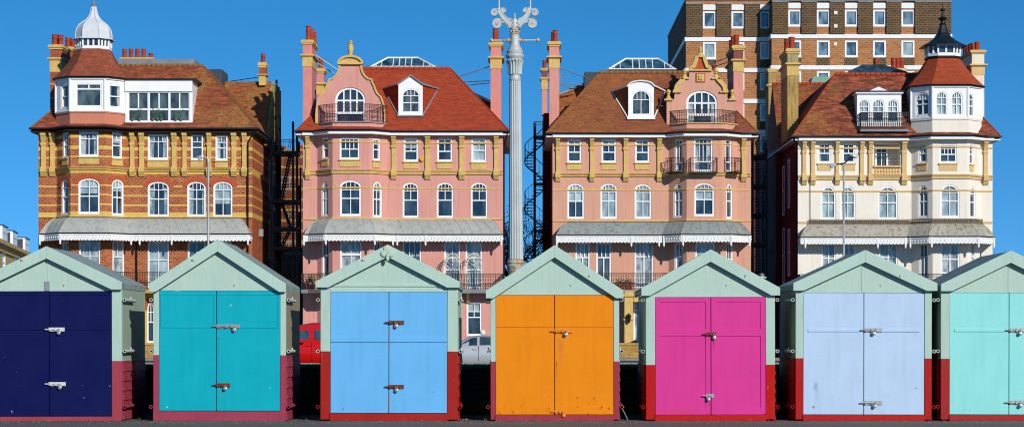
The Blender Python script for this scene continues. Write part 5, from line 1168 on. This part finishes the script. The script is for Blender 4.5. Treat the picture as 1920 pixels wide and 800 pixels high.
for k, (pa, pb) in enumerate(((-21, -12), (3, 12.5), (22.5, 31), (46, 53.5))):
    PT2 = Panel(PT.pt(0, 0, -.6)[:2], PT.pt(PT.L, 0, -.6)[:2]); u0, u1 = PT2.u(pa), PT2.u(pb); hz = zE+1.9; mb = MB()
    pbox(mb, PT, u0, u1, zE+.3, hz, -.65, -3.2); d = mb.build('dormer', M['slate'], ter)
    mb = MB(); pbox(mb, PT, u0-.08, u1+.08, hz, hz+.12, -.5, -3.2); pbox(mb, PT, u0-.06, u0-.001, zE+.4, hz-.001, -.6, -.8); mb.build('dormer_trim', M['fwhite'], d)
    Pq = Panel(PT.pt(0, 0, -.60)[:2], PT.pt(PT.L, 0, -.60)[:2]); window(ter, Pq, (u0, u1, zE+.45, hz-.02, 0), pane='glass2', top=None, mid=.5, un=2, ln=2, fw=.7, off=.09, bw=.35)
    mb = MB(); pbox(mb, PT, u0-.12, u1+.12, hz+.122, hz+.24, -.42, -3.2); mb.build('dormer_lead', M['slate'], d)
# ================================================================ backs of houses seen in the gaps
def backhouse(label, x0, x1, Y, ytop, mat, pots=()):
    r = empty('rear_house', (X((x0+x1)/2, Y), Y, 0), label, 'house'); mb = MB(); z = Z(ytop, Y); mb.box(X(x0, Y), X(x1, Y), Y, Y+9, 0, z); mb.build('wall', mat, r)
    mb = MB(); mb.box(X(x0, Y)-.1, X(x1, Y)+.1, Y-.1, Y+9.1, z+.001, z+.12); mb.build('coping', M['stone'], r)
    for px, pt in pots:
        h = Z(pt, Y+1)-z; mb = MB(); mb.lathe((X(px, Y), Y+1, z), [(.16, .1), (.15, h*.6), (.19, h*.7), (.17, h*.75), (.19, h), (.12, h)], 10); mb.build('chimney_pot', M['pot'], r, smooth=True)
    return r
bst = [(y, y+5) for y in range(292, 480, 20)]
rb = backhouse('brown brick house with yellow stripes seen in the gap behind the fire escape', 515, 640, 168, 283, brick('rear_striped_brick', '#8a4e38', '#6a3a28', '#7a6450', stripes(bst, 168), '#b08c48'), ((560, 272), (565, 273), (530, 274)))
PP = Panel((X(515, 168), 168), (X(640, 168), 168))
for a, c in ((540, 400), (540, 452), (560, 456), (526, 330)): window(rb, PP, (PP.u(a), PP.u(a)+.75, PP.z(a, c+26), PP.z(a, c), 0), top=None, pane='glass2', off=.05, un=1, ln=1, frame='lead')
rb2 = backhouse('dark brick house back deep in the gap between the salmon and cream villas', 1385, 1452, 170, 300, brick('rear_dark_brick', '#6a4030', '#4c2c20', '#5a4a3c'))
# ================================================================ fire escapes, spiral stair
def bars(name, mat, par, fn, r=.025):
    mb = MB(); fn(mb); return mb.build(name, mat, par)
def fire_escape(label, x0, x1, Yf, levels, top_rail, posts):
    r = empty('fire_escape', (X((x0+x1)/2, Yf), Yf, 0), label, 'fire escape', 'black iron fire escapes between the villas')
    a, b = X(x0, Yf), X(x1, Yf); D_ = 2.2; lz = [Z(y, Yf) for y in levels]
    for px, py in posts:
        mb = MB(); xx = X(px, Yf); mb.box(xx-.07, xx+.07, Yf-.07, Yf+.07, 0, Z(py, Yf)); mb.build('post', M['iron'], r)
        mb = MB(); mb.box(xx-.05, xx+.05, Yf+D_, Yf+D_+.1, 0, Z(py, Yf)-2); mb.build('post', M['iron'], r)
    for i, z in enumerate(lz):
        mb = MB(); mb.box(a, b, Yf-.05, Yf+D_, z-.22, z-.04); 
        for k in range(12): xx = a+(b-a)*k/12; mb.box(xx, xx+.08, Yf-.06, Yf+D_, z-.04, z)
        mb.build('platform', M['iron'], r)
        mb = MB(); railing(mb, [Vector((a, Yf+D_, z)), Vector((a, Yf, z)), Vector((b, Yf, z)), Vector((b, Yf+D_, z))], (Z(top_rail, Yf)-lz[0]) if i == 0 else 1.0, .14, .012, False); mb.build('railing', M['iron'], r)
        z2 = lz[i+1] if i+1 < len(lz) else 0; n = max(6, int((z-z2)/.19)); mb = MB(); sgn = 1 if i % 2 else -1
        c, d_ = (a+.5, b-.5) if sgn > 0 else (b-.5, a+.5)
        for k in range(n):
            t = (k+.5)/n; xx = c+(d_-c)*t; zk = z+(z2-z)*t; mb.box(xx-.13, xx+.13, Yf+D_*.35, Yf+D_*.85, zk-.03, zk)
        for yy in (.35, .85): mb.tube((c, Yf+D_*yy, z-.05), (d_, Yf+D_*yy, z2), .06, 4); mb.tube((c, Yf+D_*yy, z+.8), (d_, Yf+D_*yy, z2+.9), .02, 4)
        mb.build('stair_flight', M['iron'], r)
    return r
fire_escape('black iron fire escape between the banded brick villa and the pink villa', 508, 556, 143.5, (283, 374, 425, 462, 520), 262, ((549.5, 228), (557, 250), (509, 262)))
fire_escape('black iron fire escape in the gap between the salmon and cream villas', 1409, 1438, 146, (290, 345, 400, 455, 510), 264, ((1411, 262), (1437, 280)))
Ysp = 147.0; sp = empty('spiral_staircase', (X(1002.5, Ysp), Ysp, 0), 'black iron spiral staircase against the salmon villa beside the lamp column', 'staircase')
cx_, cr_ = X(1002.5, Ysp), 19*Ysp/F; ztop_, pitch = Z(256, Ysp), 88.0*Ysp/F
mb = MB(); mb.tube((cx_, Ysp, 0), (cx_, Ysp, ztop_+.9), .085, 10); mb.build('centre_pole', M['iron'], sp)
mb = MB(); nst = 15; tot = int(ztop_/(pitch/nst)); rail = []; str_ = []
for i in range(tot):
    a0 = math.pi*.05+2*math.pi*i/nst; z = ztop_-(i+1)*pitch/nst; a1 = a0+2*math.pi/nst*1.05
    pts = [(cx_, Ysp), (cx_+cr_*math.cos(a0), Ysp+cr_*math.sin(a0)), (cx_+cr_*math.cos(a1), Ysp+cr_*math.sin(a1))]
    mb.loft([(p[0], p[1], z) for p in pts], [(p[0], p[1], z+.05) for p in pts]); mb.tube((pts[1][0], pts[1][1], z), (pts[1][0], pts[1][1], z+1.0), .016, 4)
    rail.append((pts[1][0], pts[1][1], z+1.0)); str_.append((pts[1][0], pts[1][1], z+.0))
mb.build('spiral_treads', M['iron'], sp)
mb = MB(); mb.path(rail, .025, 4); mb.path(str_, .045, 4); mb.build('handrail', M['iron'], sp)
mb = MB(); mb.box(cx_-.05, X(1020, Ysp), Ysp-.7, Ysp+1.2, ztop_-.1, ztop_); railing(mb, [Vector((cx_-.03, Ysp-.68, ztop_)), Vector((X(1020, Ysp), Ysp-.68, ztop_))], Z(230, Ysp)-ztop_, .13, .014, False); mb.build('landing', M['iron'], sp)
for k in (1, 2, 3, 4): mb = MB(); z = ztop_-k*pitch; mb.box(cx_, X(1020, Ysp), Ysp-.05, Ysp+.8, z-.08, z); mb.build('landing', M['iron'], sp)

# ================================================================ big silver lamp column
YC = 50.0; s5 = YC/F; cxl = X(968.5, YC)
lc = empty('lamp_column', (cxl, YC, 0), 'ornate fluted silver lamp column with scrolled arms, rust at its collars', 'lamp post')
lc.rotation_euler = (0, R(-.28), 0)
def lamppaint(name, c, rth):
    s = N(name, .55, .4, .12); a = s.noise(9, 5); k = s.mix(s.rng(s.noise(3, 4), .3, .7), mul(lin(c), .85), lin(c)); z = s.xyz()[2]
    n = s.noise(5, 5, s.map((1, 1, .8)), .7); k = s.mix(s.math('MULTIPLY', s.rng(n, rth, rth+.05), .9), k, s.mix(s.rng(a, .4, .6), (.30, .12, .04, 1), (.55, .33, .12, 1)))
    s.bump(n, .2, .01); return s.col(k)
m_sil = lamppaint('silver_lamp_paint', '#c6cbcb', .66); m_silr = lamppaint('rusted_silver_paint', '#cbccbe', .47)
zp = lambda y: Z(y, YC); nF = 18; mb = MB(); rs = []
for y in [150+i*(486-150)/22 for i in range(23)]:
    t = (y-150)/336; rr = (10.6+2.9*t)*s5; L = []
    for i in range(nF*6):
        a = 2*math.pi*i/(nF*6); ph = (i % 6)/6; g = abs(math.sin(math.pi*ph)); fl = .10 if 0 else .10
        L.append((cxl+rr*(1-fl*g**.8)*math.cos(a), YC+rr*(1-fl*g**.8)*math.sin(a), zp(y)))
    rs.append(L)
mb.rings(rs[::-1]); mb.build('fluted_shaft', m_sil, lc, smooth=True)
mb = MB(); P_ = [(13.5, 487), (16, 489), (16.8, 492), (15, 495), (17.5, 497), (17, 500), (15, 503), (14.5, 508), (15, 560), (18, 566), (18.5, 600), (21, 604), (22, 740), (25, 742)]
mb.lathe((cxl, YC, 0), [(r*s5, zp(y)) for r, y in P_[::-1]], 32); mb.build('base_pedestal', m_silr, lc, smooth=True)
mb = MB(); P_ = [(10.4, 152), (11.2, 149), (11.2, 147), (10.2, 145), (9.8, 135), (10.4, 122), (12.5, 113), (16.5, 107.5), (17.4, 105.5), (16.8, 103), (14.2, 101.5), (15.4, 99), (15.4, 96), (13, 94), (12.6, 91), (10.5, 88), (9, 84), (8.6, 78), (8.6, 66)]
mb.lathe((cxl, YC, 0), [(r*s5, zp(y)) for r, y in P_], 32)
for i in range(14):
    a = 2*math.pi*i/14; mb.path([(cxl+r*s5*math.cos(a), YC+r*s5*math.sin(a), zp(y)) for r, y in ((10, 140), (10.6, 128), (11.6, 120), (13.8, 114), (15, 113))], .035, 5)
mb.build('capital', m_sil, lc, smooth=True)
mb = MB(); mb.lathe((cxl, YC, 0), [(r*s5, zp(y)) for r, y in [(8.6, 66), (9.4, 65), (9.4, 63.5), (7.6, 62.5), (7.6, 57), (9.2, 56), (8.4, 54), (6.9, 51.5)]], 24)
for i in range(10): a = 2*math.pi*i/10; mb.ball((cxl+8.3*s5*math.cos(a), YC+8.3*s5*math.sin(a), zp(59.5)), 1.9*s5, 8, 6)
mb.build('beaded_collar', m_silr, lc, smooth=True)
mb = MB(); mb.lathe((cxl, YC, 0), [(r*s5, zp(y)) for r, y in [(6.9, 52), (6.9, 38), (6.2, 36.8), (2.5, 36.5), (1.6, 34), (2.7, 31.5), (1.6, 30.5), (1.4, 27.5), (2, 26.5), (.3, 24)]], 20); mb.build('head', m_sil, lc, smooth=True)
for sx in (-1, 1):
    mb = MB(); pf = lambda u, v: (cxl+sx*(u/6.664)*s5, YC, zp(v/6.664))
    def ribbon3(pts, w, th=.05):
        q = [Vector(p) for p in pts]; n = len(q); fr, bk = [], []; L1, L2 = [], []
        for i in range(n):
            d = (q[min(i+1, n-1)]-q[max(i-1, 0)]).normalized(); nn = Vector((-d.z, 0, d.x)); ww = w(i/(n-1)) if callable(w) else w
            L1.append(q[i]+nn*ww); L2.append(q[i]-nn*ww)
        mb.rings([[a+Vector((0, -th, 0)), b+Vector((0, -th, 0)), b+Vector((0, th, 0)), a+Vector((0, th, 0))] for a, b in zip(L1, L2)])
        mb.path([v+Vector((0, -th, 0)) for v in L1], .012, 4); mb.path([v+Vector((0, -th, 0)) for v in L2], .012, 4)
    bez = lambda a, b, c, d, n=12: [((1-t)**3*a[0]+3*(1-t)**2*t*b[0]+3*(1-t)*t*t*c[0]+t**3*d[0], (1-t)**3*a[1]+3*(1-t)**2*t*b[1]+3*(1-t)*t*t*c[1]+t**3*d[1]) for t in [i/n for i in range(n+1)]]
    main = bez((45, 310), (120, 235), (160, 230), (195, 110)); ribbon3([pf(*p) for p in main], lambda t: (31-11*t)/6.664*s5, .09)
    up = bez((45, 265), (110, 260), (150, 215), (178, 150)); ribbon3([pf(*p) for p in up], lambda t: 22/6.664*s5, .08)
    def spiral(c, r0, r1, a0, a1, w, n=26): ribbon3([pf(c[0]+(r0+(r1-r0)*t)*math.cos(a0+(a1-a0)*t), c[1]-(r0+(r1-r0)*t)*math.sin(a0+(a1-a0)*t)) for t in [i/n for i in range(n+1)]], lambda t: w*1.55*(1-.3*t)/6.664*s5, .08)
    spiral((215, 305), 52, 12, R(150), R(150-520), 13); spiral((250, 165), 34, 8, R(205-60), R(-330), 12); spiral((135, 140), 26, 6, R(-70), R(-70+430), 10)
    low = bez((45, 345), (70, 300), (120, 255), (175, 262)); ribbon3([pf(*p) for p in low], lambda t: 24/6.664*s5, .08)
    for c, r in (((215, 305), 20), ((245, 165), 14), ((135, 140), 9)): mb.ball(pf(*c), r/6.664*s5, 10, 6)
    mb.build('scroll_arm', m_sil, lc)
    mb = MB(); xr = cxl+sx*29.4*s5; mb.tube((xr, YC, zp(18)), (xr, YC, zp(-60)), .02, 8); mb.lathe((xr, YC, zp(-60)), [(.02, 0), (.14, .08), (.2, .3), (.16, .5), (.03, .62)], 12); mb.build('lantern_rod', m_sil, lc, smooth=True)
    mb = MB(); zc = zp(76); mb.tube((cxl+sx*7*s5, YC, zc), (cxl+sx*13*s5, YC, zc), 4.2*s5, 14, 3.4*s5); mb.tube((cxl+sx*13*s5, YC, zc), (cxl+sx*42*s5, YC, zc), 1.9*s5, 10, 1.6*s5); mb.ball((cxl+sx*43.5*s5, YC, zc), 4*s5, 14, 8); mb.tube((cxl+sx*13*s5, YC, zc), (cxl+sx*14.5*s5, YC, zc), 4.1*s5, 12); mb.build('ladder_bar', m_silr, lc, smooth=True)
# ================================================================ street lamps
gal = plain('lamp_galvanised', '#a9acad', .45, .2, .5, .1, 3)
Ya = 106.0; sl1 = empty('street_lamp', (X(390.5, Ya), Ya, 0), 'thin grey street lamp with one short arm, in front of the brick villa', 'street lamp', 'grey street lamps along the road')
xx = X(390.5, Ya); mb = MB(); mb.lathe((xx, Ya, 0), [(.10, 0), (.10, 1.4), (.062, 1.5), (.055, Z(302, Ya))], 12); mb.path([(xx, Ya, Z(302, Ya)), (xx-.02, Ya, Z(298, Ya)), (xx-.08, Ya, Z(295.5, Ya)), (xx-.22, Ya, Z(294, Ya))], .045, 8); mb.build('pole', gal, sl1, smooth=True)
def lamphead(par, x, z, sx, L=.42):
    mb = MB(); mb.rings([[(x, Ya-.06, z-.03), (x, Ya+.06, z-.03), (x, Ya+.06, z+.05), (x, Ya-.06, z+.05)], [(x+sx*L*.3, Ya-.12, z-.04), (x+sx*L*.3, Ya+.12, z-.04), (x+sx*L*.3, Ya+.09, z+.10), (x+sx*L*.3, Ya-.09, z+.10)], [(x+sx*L, Ya-.10, z-.03), (x+sx*L, Ya+.10, z-.03), (x+sx*L, Ya+.06, z+.04), (x+sx*L, Ya-.06, z+.04)]])
    h = mb.build('lamp_head', gal, par); mb = MB(); mb.lathe((x+sx*L*.6, Ya, z-.04), [(.11, 0), (.10, -.06), (.03, -.09)], 12); mb.build('lamp_glass', plain('lamp_lens', '#d8dad8', .2), h, smooth=True)
lamphead(sl1, xx-.2, Z(294.5, Ya), -1, .33)
sl2 = empty('street_lamp', (X(1582, Ya), Ya, 0), 'grey street lamp with two arms standing in front of the cream villa', 'street lamp', 'grey street lamps along the road')
xx = X(1582, Ya); mb = MB(); mb.lathe((xx, Ya, 0), [(.10, 0), (.10, 1.4), (.055, 1.5), (.045, Z(307, Ya))], 12); mb.path([(xx, Ya, Z(307, Ya)), (xx+.12, Ya, Z(303, Ya)), (xx+.28, Ya, Z(297, Ya)), (xx+.4, Ya, Z(293, Ya))], .035, 8, mi=1); mb.path([(xx, Ya, Z(306, Ya)), (xx-.2, Ya, Z(307.5, Ya)), (xx-.4, Ya, Z(308, Ya))], .035, 8, mi=1); mb.build('pole', [gal, M['gutter']], sl2, smooth=True)
lamphead(sl2, xx+.3, Z(292, Ya), 1, .4); lamphead(sl2, xx-.36, Z(310, Ya), -1, .34)
p = W(1428.5, 514, 60); vp = empty('vent_post', (p.x, 60, 0), 'small grey capped post poking up between the pink and lavender huts', 'post')
mb = MB(); mb.tube((p.x, 60, 0), (p.x, 60, p.z-.08), .06, 10); mb.build('post', gal, vp); mb = MB(); mb.lathe((p.x, 60, p.z), [(.07, -.12), (.13, -.10), (.12, -.06), (.05, -.04), (.05, -.01), (.09, 0), (.02, .03)], 14); mb.build('cap', gal, vp)
# ================================================================ front garden walls, gate pier
yb_ = brick('yellow_brick', '#c9a860', '#a88646', '#8c7a58', w=.23, h=.085)
for (a, b, lab) in ((60, 500, 'low yellow brick garden wall before the brick villa'), (560, 893, 'low yellow brick garden wall before the pink villa'), (1020, 1420, 'low yellow brick garden wall before the salmon villa'), (1480, 1880, 'low yellow brick garden wall before the cream villa')):
    g = empty('garden_wall', (X((a+b)/2, 131), 131, 0), lab, 'wall', 'garden walls of the villas'); mb = MB(); mb.box(X(a, 131), X(b, 131), 131, 131.25, 0, .88); mb.build('wall', yb_, g); mb = MB(); mb.box(X(a, 131)-.03, X(b, 131)+.03, 130.95, 131.3, .881, .97); mb.build('coping', M['stone'], g)
gp = empty('gate_pier', (X(905, 131), 131, 0), 'cream gate pier topped by a stone ball, behind the silver car', 'gate pier'); xx = X(905, 131); mb = MB(); mb.box(xx-.2, xx+.2, 130.9, 131.3, 0, Z(635, 131)); mb.box(xx-.25, xx+.25, 130.85, 131.35, Z(635, 131)+.001, Z(631.5, 131)); mb.build('pier', M['cream'], gp)
mb = MB(); mb.lathe((xx, 131.1, Z(631.5, 131)), [(.13, 0), (.08, .08), (.06, .12)], 12); mb.ball((xx, 131.1, Z(631.5, 131)+.28), .17, 12, 8); mb.build('ball_finial', M['cream'], gp, smooth=True)
# ================================================================ vehicles
def car(name, label, cat, xf, Y, L, wd_, stations, glassr, paintm, doors, wheels, dirn=1):
    """stations: (t, z_low, z_belt, z_top, belt half width, roof half width); nose at t=0, pointing -x"""
    r = empty(name, (xf+L/2, Y, 0), label, cat); mb = MB(); rs = []
    for t, zl, zb, zt, hb, hr in stations:
        x = xf+L*t; half = [(hb*.9, zl), (hb, zl+.12), (hb*1.01, (zl+zb)/2), (hb*.97, zb-.04), (hb*.93, zb)]
        if zt > zb+.03: half += [(hb*.90+(hr-hb*.9)*.5, (zb+zt)/2), (hr+.03, zt-.07), (hr*.8, zt-.012), (0.001, zt)]
        else: half += [(hb*.85, zb+.01), (hb*.7, zb+.02), (hb*.4, zb+.03), (0.001, zb+.04)]
        rs.append([(x, Y-a, b) for a, b in half]+[(x, Y+a, b) for a, b in half[::-1]])
    mb.rings(rs); body = mb.build('body', paintm, r, smooth=True)
    for pts in glassr:      # side glass polygons (t, z) laid just proud of the side
        for sy in (-1, 1):
            def off(t, z):
                k = min(range(len(stations)-1), key=lambda i: 0 if stations[i][0] <= t <= stations[i+1][0] else 9); a, b = stations[k], stations[k+1]; f = (t-a[0])/(b[0]-a[0])
                zb, zt, hb, hr = [a[i]+(b[i]-a[i])*f for i in (2, 3, 4, 5)]; q = min(1, max(0, (z-zb)/max(.01, zt-.07-zb)))
                return hb*.93+(hr+.03-hb*.93)*q+.012
            mb = MB(); q = [(xf+L*t, Y+sy*off(t, z), z) for t, z in pts]; mb.loft(q, [(a, b-sy*.03, c) for a, b, c in q]); mb.build('side_window', M['glass'], r)
    for t in doors:
        mb = MB(); st = min(stations, key=lambda s_: abs(s_[0]-t)); xx = xf+L*t
        mb.box(xx-.008, xx+.008, Y-st[4]*1.012, Y-st[4]*.9, .3, st[2]-.02); mb.build('door_seam', M['gutter'], body)
        mb = MB(); mb.box(xx-.24, xx-.06, Y-st[4]*1.03, Y-st[4]*.98, st[2]-.16, st[2]-.12); mb.build('door_handle', paintm, body)
    for t in wheels:
        for sy in (-1, 1):
            c = (xf+L*t, Y+sy*(stations[3][4]-.10), .31); mb = MB(); mb.lathe(c, [(.22, -.11), (.30, -.10), (.31, 0), (.30, .10), (.22, .11)], 20, ax='y'); w = mb.build('wheel', M['black'], r, smooth=True)
            mb = MB(); mb.lathe((c[0], c[1]+sy*.09, c[2]), [(.21, 0), (.20, .012*sy), (.05, .03*sy)], 14, ax='y'); mb.build('rim', M['steel'], w)
            mb = MB(); mb.lathe((c[0], Y+sy*(stations[3][4]*1.012-.05), c[2]+.02), [(.36, -.045*sy), (.36, .04*sy)], 20, ax='y'); mb.build('wheel_arch', M['black'], r)
    for sy in (-1, 1):
        st = stations[1]; mb = MB(); mb.ball((xf+L*.035, Y+sy*st[4]*.72, st[2]-.10), .11, 10, 6, .8); mb.build('headlight', plain('headlight', '#e8eef0', .1), r, smooth=True)
        mb = MB(); mb.ball((xf+L*.975, Y+sy*st[4]*.75, .85), .10, 8, 5, 1.3); mb.build('tail_light', plain('tail_light', '#8c1410', .2), r, smooth=True)
    mb = MB(); mb.box(xf+L*.32, xf+L*.36, Y-stations[4][4]-.16, Y-stations[4][4]*.95, stations[4][2]-.02, stations[4][2]+.13); mb.build('wing_mirror', paintm, r)
    return r
def carpaint(name, c, met=0):
    s = N(name, .3, .3, met); s.b.inputs['Coat Weight'].default_value = .25; s.b.inputs['Coat Roughness'].default_value = .05; return s.col(lin(c))
cs = carpaint('silver_car_paint', '#c6c9cf', .3)
st_c = [(0, .35, .55, .55, .62, .5), (.03, .22, .66, .66, .76, .5), (.14, .18, .78, .78, .84, .5), (.26, .18, .88, .90, .86, .5), (.34, .18, .92, 1.12, .87, .62), (.44, .18, .93, 1.34, .87, .64), (.56, .18, .95, 1.40, .87, .65), (.72, .18, .97, 1.37, .87, .63), (.85, .2, .99, 1.26, .85, .58), (.94, .25, 1.0, 1.08, .80, .5), (1, .35, .8, .8, .72, .5)]
car('parked_car', 'silver hatchback parked on the road, seen between the sky blue and orange huts', 'car', X(799, 95), 95, 4.2, .87, st_c, [[(.335, .95), (.52, .97), (.52, 1.31), (.45, 1.26), (.40, 1.14)], [(.545, .975), (.74, 1.0), (.71, 1.26), (.66, 1.31), (.545, 1.33)]], cs, [.533, .29], [.17, .80])
cr_ = carpaint('red_van_paint', '#c8100c')
st_v = [(0, .35, .6, .6, .7, .5), (.03, .24, .9, .9, .82, .5), (.15, .22, 1.02, 1.04, .86, .5), (.24, .22, 1.08, 1.5, .87, .68), (.31, .22, 1.10, 1.84, .88, .72), (.42, .22, 1.10, 1.93, .88, .74), (.6, .22, 1.10, 1.95, .88, .75), (.85, .22, 1.10, 1.94, .88, .74), (.97, .24, 1.10, 1.86, .86, .72), (1, .35, 1.0, 1.7, .82, .66)]
L_ = 4.3; x0v = X(506, 96); tpx = lambda px: (X(px, 96)-x0v)/L_
car('parked_van', 'red van parked on the road, seen between the turquoise and sky blue huts', 'van', x0v, 96, L_, .88, st_v, [[(tpx(556), 1.16), (tpx(583), 1.2), (tpx(583), 1.60), (tpx(567), 1.6)], [(tpx(593), 1.2), (tpx(632), 1.2), (tpx(632), 1.62), (tpx(593), 1.62)]], cr_, [tpx(588)], [.16, .80])
cb_ = carpaint('blue_car_paint', '#26344c')
car('parked_car', 'dark blue car parked behind the garden wall of the salmon villa', 'car', X(1135, 133.2), 133.2, 4.0, .87, [(a, b, c-.05, max(c-.05, d-.17), e, f) for a, b, c, d, e, f in st_c], [[(.36, .92), (.555, .93), (.555, 1.13), (.47, 1.12)], [(.575, .935), (.74, .95), (.71, 1.10), (.575, 1.13)]], cb_, [.57], [.17, .80])
# ================================================================ trees between the pink and salmon villas
def leafm(name, a, b):
    s = N(name, .7, .2); return s.col(s.mix(s.rng(s.noise(2.5, 4), .35, .65), a, b))
lm = leafm('dull_leaves', (.05, .05, .022, 1), (.10, .085, .04, 1)); bark = plain('bark', '#4a3a2c', .9, var=.2)
def tree(label, x, Y, h, r, seed, n=2600, base=.25):
    rg = random.Random(seed); root = empty('bare_tree', (x, Y, 0), label, 'tree'); mb = MB(); tips = []
    def br(p, d, L, rad, k):
        q = p+d*L; mid = p+d*L*.5+Vector((rg.uniform(-.1, .1), rg.uniform(-.1, .1), 0))*L*.3; mb.path([p, mid, q], rad, 5, r2=rad*.6)
        if k == 0: tips.append(q); return
        tips.append(q)
        for _ in range(rg.randint(3, 4)):
            e = (d+Vector((rg.uniform(-.9, .9), rg.uniform(-.9, .9), rg.uniform(-.25, .7)))).normalized(); br(p+d*L*rg.uniform(.55, 1), e, L*rg.uniform(.55, .8), rad*.6, k-1)
    br(Vector((x, Y, 0)), Vector((0, 0, 1)), h*.42, .13, 4); mb.build('trunk', bark, root)
    mb = MB()
    for i in range(n):
        c = rg.choice(tips)+Vector((rg.gauss(0, .25), rg.gauss(0, .25), rg.gauss(0, .25))); s_ = rg.uniform(.03, .075); a = Vector((rg.uniform(-1, 1), rg.uniform(-1, 1), rg.uniform(-1, 1))).normalized(); b = a.orthogonal().normalized()
        mb.face([c-a*s_, c+b*s_*.6, c+a*s_, c-b*s_*.6])
    mb.build('crown', lm, root)
tree('scrubby dark tree between the pink villa and the silver lamp column', X(950, 150), 150, 10.5, 1, 2, 5200)
tree('scrubby dark tree behind the foot of the spiral staircase', X(988, 158), 158, 10.2, 1, 9, 5200)
# pot plants and cane arches on the balconies
zf = zz(543); 
for i, px in enumerate((1160, 1166, 1176, 1181)):
    rg = random.Random(i+3); x = X(px, 137.1); mb = MB(); mb.lathe((x, 137.1, zf), [(.12, 0), (.17, .28), (.15, .28)], 10)
    for k in range(90):
        c = Vector((x+rg.gauss(0, .13), 137.1+rg.gauss(0, .1), zf+.3+abs(rg.gauss(0, .18)))); t = Vector((rg.uniform(-.08, .08), rg.uniform(-.08, .08), rg.uniform(-.06, .08))); mb.face([c, c+t, c+t*.4+Vector((.05, 0, .03))], 1)
    tag(mb.build('potted_plant', [M['pot'], lm if i % 2 else plain('fresh_leaves', '#3f6a2c', .7)], None), 'leafy pot plants standing along the salmon villa balcony behind its railing', 'plant', 'pot plants on the salmon villa balcony')
cane = plain('white_wirework', '#e0d8c8', .6)
for i, px in enumerate((848.5, 888.5)):
    mb = MB(); x = X(px, 137.2); r = 17*137.2/F
    for dy in (0, .3):
        for rr in (r, r-.12): mb.path([(x+sx*rr, 137.1+dy, zf) for sx in (-1,)]+[(x-rr*math.cos(math.pi*k/14), 137.1+dy, zf+1.35+.85*math.sin(math.pi*k/14)*rr/r) for k in range(15)]+[(x+rr, 137.1+dy, zf)], .022, 4)
    for k in range(26):
        a = math.pi*k/25; p = Vector((x-r*math.cos(a), 137.1, zf+1.35+.85*math.sin(a))); mb.tube(p, p+Vector((.12*math.cos(a), .3, -.1*math.sin(a))), .012, 4)
    tag(mb.build('garden_arch', cane, None), ['white wirework arch on the pink villa balcony, left one of two', 'white wirework arch on the pink villa balcony, right one of two'][i], 'garden arch', 'wirework arches on the pink balcony')
rg = random.Random(11)
for i, px in enumerate((577, 586)):
    x = X(px, 137.2); mb = MB(); mb.lathe((x, 137.2, zf), [(.13, 0), (.18, .3), (.15, .3)], 10)
    for k in range(70):
        a = rg.uniform(0, 6.28); c = Vector((x, 137.2, zf+.25)); t = c+Vector((.28*math.cos(a), .2*math.sin(a), rg.uniform(.3, .75))); m_ = c.lerp(t, .5)+Vector((.02, 0, .08)); mb.face([c, m_, t, m_+Vector((.03, 0, -.02))], 1)
    tag(mb.build('potted_plant', [M['pot'], plain('spiky_leaves', '#a89a64', .7)], None), 'pale spiky pot plant on the left end of the pink villa balcony', 'plant', 'spiky plants on the pink villa balcony')
